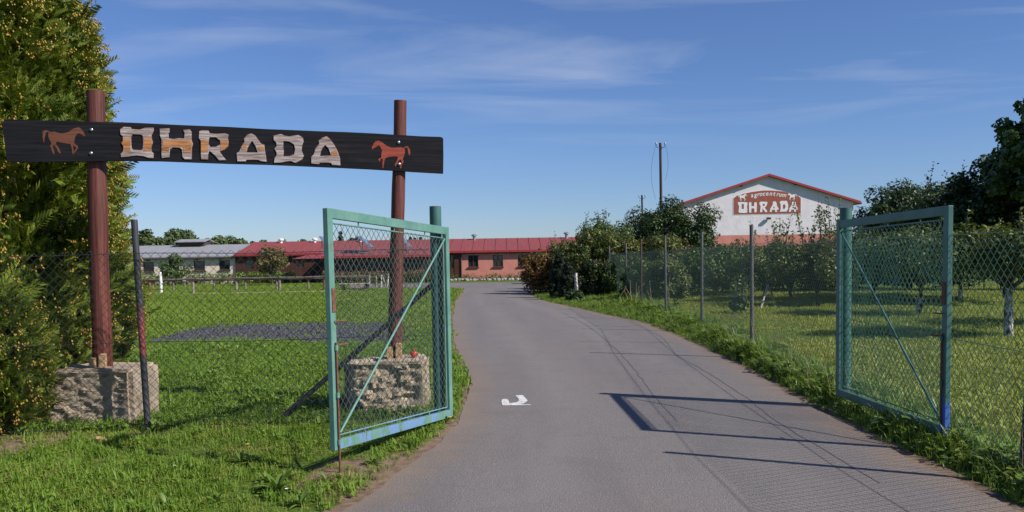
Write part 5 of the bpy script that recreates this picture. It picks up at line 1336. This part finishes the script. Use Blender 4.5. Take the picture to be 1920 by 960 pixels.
apple('low apple tree between the dense one and the two shoots', 1392, 36.5, 462, 3.0, 6500, 87, None, 0.10, 6, 0.4, 'leaf_mid', 0.25, 0.4)
apple('dark trunked apple tree behind the dark gate leaf, close to the back hedge', 1640, 31, 452, 3.4, 7500, 88, None, 0.10, 12, 0.6, 'leaf_apple', 0.5, 0.5)
apple('apple tree beyond the gate end post, deep in the orchard', 1800, 29, 436, 3.4, 7000, 89, 0.4, 0.10, 8, 0.5, 'leaf_apple', 0.8)
apple('apple tree at the back hedge behind the two shoots', 1570, 38, 463, 3.2, 5200, 90, None, 0.11, 6, 0.5, 'leaf_mid', 0.3, 0.4)
apple('apple tree standing past the lime washed one under the maple', 2030, 19, 425, 2.8, 4200, 91, 0.8, 0.09, 4, 0.5, 'leaf_olive', 1.0)
# dark hedge closing the orchard
def orchard_hedge(label, pxa, Ya, pxb, Yb, h, n, seed): return hedge('orchard_hedge', label, AT(pxa, Ya), AT(pxb, Yb), h, 1.7, n, 0.13, 'leaf_dark', seed, 'hedge', 'hedge behind the orchard')
orchard_hedge('dark hedge behind the orchard, before the salmon wall band', 1290, 38.5, 1590, 38.5, 2.25, 16000, 95)
orchard_hedge('dark hedge behind the orchard, beyond the dark gate leaf', 1575, 38.5, 1800, 37.5, 2.7, 15000, 96)
orchard_hedge('dark hedge behind the orchard, under the tall maple', 1785, 37.5, 2120, 35, 3.0, 16000, 97)
clump_tree('dark_tree', 'dark dome shaped tree beside the hall, behind the gate leaf', 1600, 1810, 332, 39, 26000, 0.12, 'leaf_dark', 98, 0.6, 110, 0.24, 1.4, 0.12)
clump_tree('plum_tree', 'tree with long bare sprouts sticking up above the dark gate leaf', 1668, 1890, 345, 33, 20000, 0.10, 'leaf_dark', 99, 1.2, 110, 0.22, 1.5, 0.11, shoots=30, shoot_h=1.15)
clump_tree('maple_tree', 'tallest maple rising over the orchard hedge', 1846, 2170, 112, 27, 23000, 0.14, 'leaf_mid', 100, 1.8, 150, 0.13, 2.2, 0.17, aspect=0.9)
clump_tree('maple_tree', 'lower dark maple between the tall one and the sprouting tree', 1766, 2010, 268, 30, 24000, 0.12, 'leaf_dark', 101, 1.0, 140, 0.18, 1.5, 0.12, aspect=0.8)
# wooden prop and a small bush on the orchard lawn
pa, pb, pc = G(1426, 579), G(1454, 568), W(1440, 535, G(1440, 573).y)
pr = thing('wooden_prop', 'pale wooden a-frame prop standing on the orchard lawn', 'prop', (pc.x, pc.y, 0))
for q in (pa, pb, Vector((pc.x - .02, pc.y + 0.55, 0))):
    MB().bar(Vector((q.x, q.y, -0.02)), Vector((pc.x + (q.x - pc.x) * .06, pc.y + (q.y - pc.y) * .06, pc.z)), 0.05, 0.07, up=(0.2, 1, 0)).build('leg', M['pale_wood'], pr)
MB().bar(pa.lerp(pc, 0.5) + Vector((0, 0.045, 0)), pb.lerp(pc, 0.5) + Vector((0, 0.045, 0)), 0.03, 0.05).build('cross_bar', M['pale_wood'], pr)
clump_tree('small_shrub', 'small dark shrub on the orchard lawn beside the tall fence post', 1370, 1404, 548, 24.5, 1500, 0.08, 'leaf_mid', 103, 0.0, 24, 0.4, 0.3, 0.02, 'shrub', shoots=8, shoot_h=0.5)

# ------------------------------------------------------------------ grass
lib = bpy.data.collections.new('grass_library')
def tuft(name, rng, n, h, spread, w, mt, lean=0.45, broad=0):
    V, T = [], []
    for _ in range(n):
        a, r_ = rng.uniform(0, 6.28), spread * math.sqrt(rng.random()); bxy = np.array([math.cos(a) * r_, math.sin(a) * r_, 0])
        d = rng.uniform(0, 6.28); ld = np.array([math.cos(d), math.sin(d), 0]); sd = np.array([-math.sin(d), math.cos(d), 0])
        hh = h * rng.uniform(0.5, 1.2); ln_ = lean * hh * rng.uniform(0.2, 1.2); ww = w * rng.uniform(0.7, 1.3)
        p1 = bxy + ld * ln_ * 0.3 + np.array([0, 0, hh * 0.55]); p2 = bxy + ld * ln_ + np.array([0, 0, hh * rng.uniform(0.75, 1.0)])
        i = len(V); V += [bxy - sd * ww * .5, bxy + sd * ww * .5, p1 + sd * ww * .45, p1 - sd * ww * .45, p2]
        T += [(i, i + 1, i + 2), (i, i + 2, i + 3), (i + 3, i + 2, i + 4)]
    for _ in range(broad):   # small round leaves on stalks
        a, r_ = rng.uniform(0, 6.28), spread * math.sqrt(rng.random()); c = np.array([math.cos(a) * r_, math.sin(a) * r_, h * rng.uniform(0.25, 0.7)])
        d = rng.uniform(0, 6.28); s = w * rng.uniform(2.2, 4.2); u = np.array([math.cos(d), math.sin(d), rng.uniform(-.3, .5)]) * s; v = np.array([-math.sin(d), math.cos(d), rng.uniform(-.2, .2)]) * s * 0.6
        i = len(V); V += [c - u, c + v, c + u, c - v]; T += [(i, i + 1, i + 2), (i, i + 2, i + 3)]
    me = np_mesh(name, np.array(V), np.array(T)); me.materials.append(mt)
    return me
def scatter(name, label, cat, meshes, P, scl, seed, tilt=0.12):
    rng = np.random.default_rng(seed); n = len(P)
    c = bpy.data.collections.new(name + '_source'); 
    for i, me in enumerate(meshes):
        o = bpy.data.objects.new('%s_%02d' % (name, i), me); c.objects.link(o)
    me = bpy.data.meshes.new(name); me.vertices.add(n); me.vertices.foreach_set('co', np.ascontiguousarray(P, dtype=np.float32).ravel())
    rot = np.stack([rng.normal(0, tilt, n), rng.normal(0, tilt, n), rng.uniform(0, 6.28, n)], -1)
    for an, ty, dat, key in (('rot', 'FLOAT_VECTOR', rot, 'vector'), ('scl', 'FLOAT', scl, 'value'), ('idx', 'INT', rng.integers(0, len(meshes), n), 'value')):
        at = me.attributes.new(an, ty, 'POINT'); at.data.foreach_set(key, np.ascontiguousarray(dat, dtype=np.int32 if ty == 'INT' else np.float32).ravel())
    o = bpy.data.objects.new(name, me); COL.objects.link(o); props(o, label, cat, kind='stuff')
    ng = bpy.data.node_groups.new(name, 'GeometryNodeTree'); N, L = ng.nodes, ng.links
    ng.interface.new_socket('Geometry', in_out='INPUT', socket_type='NodeSocketGeometry'); ng.interface.new_socket('Geometry', in_out='OUTPUT', socket_type='NodeSocketGeometry')
    gi, go = N.new('NodeGroupInput'), N.new('NodeGroupOutput')
    m2p = N.new('GeometryNodeMeshToPoints'); iop = N.new('GeometryNodeInstanceOnPoints'); ci = N.new('GeometryNodeCollectionInfo')
    ci.inputs['Collection'].default_value = c; ci.inputs['Separate Children'].default_value = True; ci.inputs['Reset Children'].default_value = True
    iop.inputs['Pick Instance'].default_value = True
    def attr(nm, ty): a = N.new('GeometryNodeInputNamedAttribute'); a.data_type = ty; a.inputs['Name'].default_value = nm; return a.outputs['Attribute']
    L.new(gi.outputs[0], m2p.inputs['Mesh']); L.new(m2p.outputs[0], iop.inputs['Points']); L.new(ci.outputs[0], iop.inputs['Instance'])
    L.new(attr('idx', 'INT'), iop.inputs['Instance Index']); L.new(attr('rot', 'FLOAT_VECTOR'), iop.inputs['Rotation']); L.new(attr('scl', 'FLOAT'), iop.inputs['Scale'])
    L.new(iop.outputs[0], go.inputs[0])
    md = o.modifiers.new('scatter', 'NODES'); md.node_group = ng
    return o
def vnoise(P, f, s): return np.array([mnoise.noise((x * f + s, y * f, s * 1.7)) for x, y in P[:, :2]])
def inpoly(P, poly):
    x, y = P[:, 0], P[:, 1]; r = np.zeros(len(P), bool); n = len(poly)
    for i in range(n):
        (x0, y0), (x1, y1) = poly[i][:2], poly[(i + 1) % n][:2]
        c = ((y0 > y) != (y1 > y)) & (x < (x1 - x0) * (y - y0) / (y1 - y0 + 1e-12) + x0); r ^= c
    return r
rg = np.random.default_rng(321)
def area(n, x0, x1, y0, y1): return np.stack([rg.uniform(x0, x1, n), rg.uniform(y0, y1, n), np.zeros(n)], -1)
BLK = [[(-4.64, 8.74), (-3.79, 8.74), (-3.79, 9.4), (-4.64, 9.4)], [(-1.78, 9.33), (-0.95, 9.33), (-0.95, 9.95), (-1.78, 9.95)]]
def clear(P, edge):
    k = (P[:, 0] < xl(P[:, 1]) - edge) | (P[:, 0] > xr(P[:, 1]) + edge)
    for b_ in BLK: k &= ~inpoly(P, b_)
    return P[k]
fence_y = lambda x: GPL.y + (x - GPL.x) * (LPB.y - GPL.y) / (LPB.x - GPL.x)
tr_ = np.random.default_rng(11)
front_t = [tuft('front_tuft', tr_, 16, 0.055, 0.055, 0.0042, M['grass_front'], 0.8) for _ in range(4)] + [tuft('front_clover', tr_, 7, 0.05, 0.055, 0.004, M['grass_front'], 0.8, 9) for _ in range(2)] + [tuft('front_tall', tr_, 14, 0.11, 0.05, 0.0055, M['grass_lush'], 0.7, 2)]
lush_t = [tuft('lush_tuft', tr_, 15, 0.11, 0.07, 0.0075, M['grass_lush'], 0.6, 2) for _ in range(4)] + [tuft('lush_clover', tr_, 6, 0.09, 0.07, 0.007, M['grass_lush'], 0.6, 12), tuft('lush_herb', tr_, 5, 0.11, 0.08, 0.009, M['weed'], 0.6, 11), tuft('lush_dry', tr_, 12, 0.13, 0.06, 0.005, M['grass_verge'], 0.7)]
lawn_t = [tuft('lawn_tuft', tr_, 22, 0.045, 0.17, 0.011, M['grass_lawn'], 0.6) for _ in range(4)]
orch_t = [tuft('orchard_tuft', tr_, 18, 0.085, 0.14, 0.010, M['grass_orchard'], 0.7, 2) for _ in range(4)]
verge_t = [tuft('verge_tuft', tr_, 15, 0.15, 0.06, 0.006, M['grass_verge'], 0.55, 3) for _ in range(4)] + [tuft('verge_herb', tr_, 5, 0.16, 0.08, 0.008, M['weed'], 0.6, 14) for _ in range(2)]
# front lawn
P = clear(area(25000, -7.5, -0.3, 3.2, 9.6), 0.10); P = P[P[:, 1] < fence_y(P[:, 0]) + 0.15]
nv = vnoise(P, 0.9, 3.0) + 0.45 * vnoise(P, 3.1, 8.0)
edge_d = xl(P[:, 1]) - P[:, 0]
dirt = inpoly(P, earth[0]) | (inpoly(P, earth[1]) & (rg.random(len(P)) < 0.35))
keep = (rg.random(len(P)) < np.clip(0.92 + nv * 1.1, 0.16, 1.0) * np.clip(edge_d / 0.55, 0.22, 1)) & (~dirt | (rg.random(len(P)) < 0.22))
P = P[keep]; sc_ = np.clip(1.0 + 0.5 * nv[keep], 0.55, 1.6) * rg.uniform(0.75, 1.25, len(P))
scatter('front_grass', 'short patchy grass with clover before the wire fence', 'grass', front_t, P, sc_, 1)
# lush grass behind the fence up to the gravel
P = clear(area(21000, -12.0, 0.2, 8.4, 19.5), 0.06); P = P[P[:, 1] > fence_y(P[:, 0]) - 0.02]; P = P[~inpoly(P, gv)]
nv = vnoise(P, 0.7, 5.0); sc_ = np.clip(0.95 + 0.55 * nv, 0.5, 1.7) * rg.uniform(0.75, 1.25, len(P))
scatter('lush_grass', 'taller lush green grass between the wire fence and the gravel patch', 'grass', lush_t, P, sc_, 2, 0.16)
# mown lawn to the paddock and beyond
P = clear(area(46000, -30, -1.0, 18.5, 52), 0.15); P = P[~inpoly(P, gv)]; P = P[~inpoly(P, sv)]; P = P[P[:, 0] > -0.62 * P[:, 1] - 2]
k = inpoly(P, gv) ; P = P[~k]
nv = vnoise(P, 0.25, 4.0) + 0.5 * vnoise(P, 0.9, 1.0)
scatter('mown_lawn', 'mown bright green lawn between the gravel patch and the paddock', 'grass', lawn_t, P, rg.uniform(0.7, 1.25, len(P)) * (0.8 + P[:, 1] / 60) * np.clip(1 + 0.5 * nv, 0.6, 1.6), 3)
P = area(16000, -46, -9, 50, 71.5); P = P[P[:, 0] < xl(P[:, 1]) - 0.4]; P = P[~inpoly(P, sv)]
scatter('paddock_grass', 'green grass of the paddock up to the long buildings', 'grass', lawn_t, P, rg.uniform(1.0, 1.6, len(P)), 4)
peb = []
for q in range(3):
    bm = bmesh.new(); bmesh.ops.create_icosphere(bm, subdivisions=1, radius=0.03)
    for v_ in bm.verts: v_.co *= 1 + 0.5 * mnoise.noise(v_.co * 40 + Vector((q * 7, 0, 0))); v_.co.z *= 0.7
    me = bpy.data.meshes.new('pebble'); bm.to_mesh(me); bm.free(); me.materials.append(M['pebble']); peb.append(me)
P = area(16000, -10, -1.5, 16, 25); P = P[inpoly(P, gv)]; P[:, 2] = 0.012
scatter('gravel_stones', 'loose dark stones covering the gravel patch', 'gravel', peb, P, rg.uniform(0.4, 1.5, len(P)), 15, 0.5)
# weeds poking through the gravel
P = area(1500, -9, -2, 17, 24); P = P[inpoly(P, gv)]; P = P[vnoise(P, 1.1, 2.0) > -0.02]
scatter('gravel_weeds', 'sparse green weeds growing through the dark gravel', 'weeds', lush_t, P, rg.uniform(0.4, 0.9, len(P)), 5)
# right verge
P = clear(area(26000, 0.9, 4.6, 2.8, 40), 0.03)
fx = np.interp(P[:, 1], [p.y for p in line], [p.x for p in line])
P = P[(P[:, 0] > xr(P[:, 1])) & (P[:, 0] < fx + 0.35) & ((P[:, 1] < 20) | (rg.random(len(P)) < 0.75))]
fx = np.interp(P[:, 1], [p.y for p in line], [p.x for p in line]); ed = P[:, 0] - xr(P[:, 1])
nv = vnoise(P, 1.0, 6.0)
sc_ = np.clip(0.45 + 1.25 * np.clip(ed / np.maximum(fx - xr(P[:, 1]), 0.2), 0, 1) ** 1.5, 0.4, 1.7) * (1 + 0.4 * nv) * rg.uniform(0.7, 1.25, len(P)) * np.clip(0.9 + P[:, 1] / 60, 1, 1.4)
sc_ *= np.where(P[:, 1] > 24, 1.0, 1.0)
k = rg.random(len(P)) < np.clip(ed / 0.25, 0.25, 1)
scatter('verge_grass', 'tall uneven grass and herbs along the foot of the orchard fence', 'grass', verge_t, P[k], sc_[k], 6, 0.18)
# orchard lawn
P = area(30000, 3.6, 24, 4.5, 43); fx = np.interp(P[:, 1], [p.y for p in line], [p.x for p in line]); P = P[(P[:, 0] > fx + 0.2) & (P[:, 0] < 0.66 * P[:, 1] + 2.5)]
nv = vnoise(P, 0.6, 9.0); kk = rg.random(len(P)) < np.clip(0.85 + nv, 0.3, 1)
scatter('orchard_grass', 'rough yellowish green grass under the apple trees', 'grass', orch_t, P[kk], (np.clip(0.9 + 0.5 * nv, 0.5, 1.5) * rg.uniform(0.75, 1.3, len(P)))[kk], 7, 0.15)
P = area(9000, 3.6, 9, 4.5, 16); fx = np.interp(P[:, 1], [p.y for p in line], [p.x for p in line]); P = P[(P[:, 0] > fx + 0.15) & (P[:, 0] < 0.66 * P[:, 1] + 2)]
scatter('orchard_edge_grass', 'dense orchard grass right behind the near fence', 'grass', orch_t, P, rg.uniform(0.7, 1.3, len(P)) * np.clip(1.5 - (P[:, 0] - 3.6) * 0.5, 0.9, 1.5), 8, 0.18)
# dry stalks by the fence
mb = MB(); rk = np.random.default_rng(17)
for _ in range(46):
    y = rk.uniform(5.6, 15); x = float(np.interp(y, [p.y for p in line], [p.x for p in line])) + rk.uniform(-0.12, 0.35); h = rk.uniform(0.3, 0.85); lx_, ly_ = rk.normal(0, 0.22) * h, rk.normal(0, 0.22) * h
    mb.tube([(x, y, 0), (x + lx_ * .4, y + ly_ * .4, h * .55), (x + lx_, y + ly_, h)], [0.0026, 0.002, 0.0012], 4)
props(mb.build('dry_stalks', M['straw'], kind='stuff'), 'thin dry grass stalks leaning through the orchard fence', 'stalks')
# broad leaved weeds, each its own plant
def weed_mesh(rng, n, L):
    V, T = [], []
    for k in range(n):
        a = k * 2.4 + rng.uniform(-.3, .3); el = rng.uniform(0.25, 1.1); l = L * rng.uniform(0.6, 1.15); w = l * rng.uniform(0.09, 0.14)
        d = np.array([math.cos(a), math.sin(a), 0]); s = np.array([-math.sin(a), math.cos(a), 0]); i = len(V)
        for j in range(6):
            t = j / 5; c = d * l * math.cos(el) * t + np.array([0, 0, l * math.sin(el) * t - 0.55 * l * t * t * math.cos(el) * 0.7 + 0.01]); ww = w * math.sin(math.pi * min(1, t * 0.86 + 0.10)) ** 0.8 if j < 5 else 0.001
            V += [c - s * ww + np.array([0, 0, ww * .35]), c, c + s * ww + np.array([0, 0, ww * .35])]
        for j in range(5):
            q = i + j * 3
            T += [(q, q + 1, q + 4), (q, q + 4, q + 3), (q + 1, q + 2, q + 5), (q + 1, q + 5, q + 4)]
    V = np.array(V); V[:, 2] = np.maximum(V[:, 2], 0.004)
    me = np_mesh('weed_leaves', V, np.array(T)); me.materials.append(M['weed']); return me
rw = np.random.default_rng(23); wm = [weed_mesh(rw, 20, 0.16), weed_mesh(rw, 15, 0.12), weed_mesh(rw, 28, 0.19), weed_mesh(rw, 11, 0.09)]
WEEDS = [(520, 925, 2, 1.0), (565, 950, 1, 1.0), (500, 905, 0, .8), (540, 900, 1, .9), (455, 872, 1, 1.1), (475, 872, 0, .85), (420, 872, 1, .8), (575, 795, 0, 1.05), (600, 800, 1, 1.0), (548, 800, 1, .8), (340, 812, 1, .9), (640, 905, 3, 1.0), (700, 872, 0, .7), (745, 840, 1, .9), (768, 846, 3, 1.2), (800, 818, 1, .9), (835, 795, 3, 1.2), (405, 945, 1, .8), (310, 950, 3, 1.2), (250, 938, 1, .8), (150, 950, 0, .7), (610, 905, 3, 1.1), (690, 900, 3, 1.0), (285, 815, 1, 0.9), (60, 865, 1, .9), (505, 800, 0, .8)]
for px, py, k, s in WEEDS:
    p = G(px, py); o = link('broadleaf_weed', wm[k], None); o.location = p; o.scale = (s, s, s); o.rotation_euler.z = rw.uniform(0, 6.28)
    props(o, 'green broad leaved weed rosette in the front grass', 'weed', 'broad leaved weeds in the front grass')
for px, py, kind in ((465, 850, 'yellow_petal'), (328, 892, 'white_petal'), (845, 797, 'yellow_petal'), (538, 938, 'white_petal')):
    p = G(px, py); mb = MB(); r_ = 0.021 if kind == 'yellow_petal' else 0.014; z = 0.075
    fl_ = thing('wild_flower', {465: 'yellow dandelion flower in the grass near the concrete block', 328: 'white daisy flower in the front grass', 845: 'yellow flower at the foot of the gate post', 538: 'small white daisy beside the big weed'}[px], 'flower', (p.x, p.y, 0))
    MB().tube([(p.x, p.y, 0), (p.x + .004, p.y, z)], 0.002, 5).build('stalk', M['weed'], fl_)
    for q in range(12):
        a = q * 0.5236; c, s_ = math.cos(a), math.sin(a)
        mb.add([(p.x, p.y, z), (p.x + r_ * .6 * c - r_ * .18 * s_, p.y + r_ * .6 * s_ + r_ * .18 * c, z + .004), (p.x + r_ * c, p.y + r_ * s_, z + .007), (p.x + r_ * .6 * c + r_ * .18 * s_, p.y + r_ * .6 * s_ - r_ * .18 * c, z + .004)], [(0, 1, 2, 3)])
    mb.build('petals', M[kind], fl_)
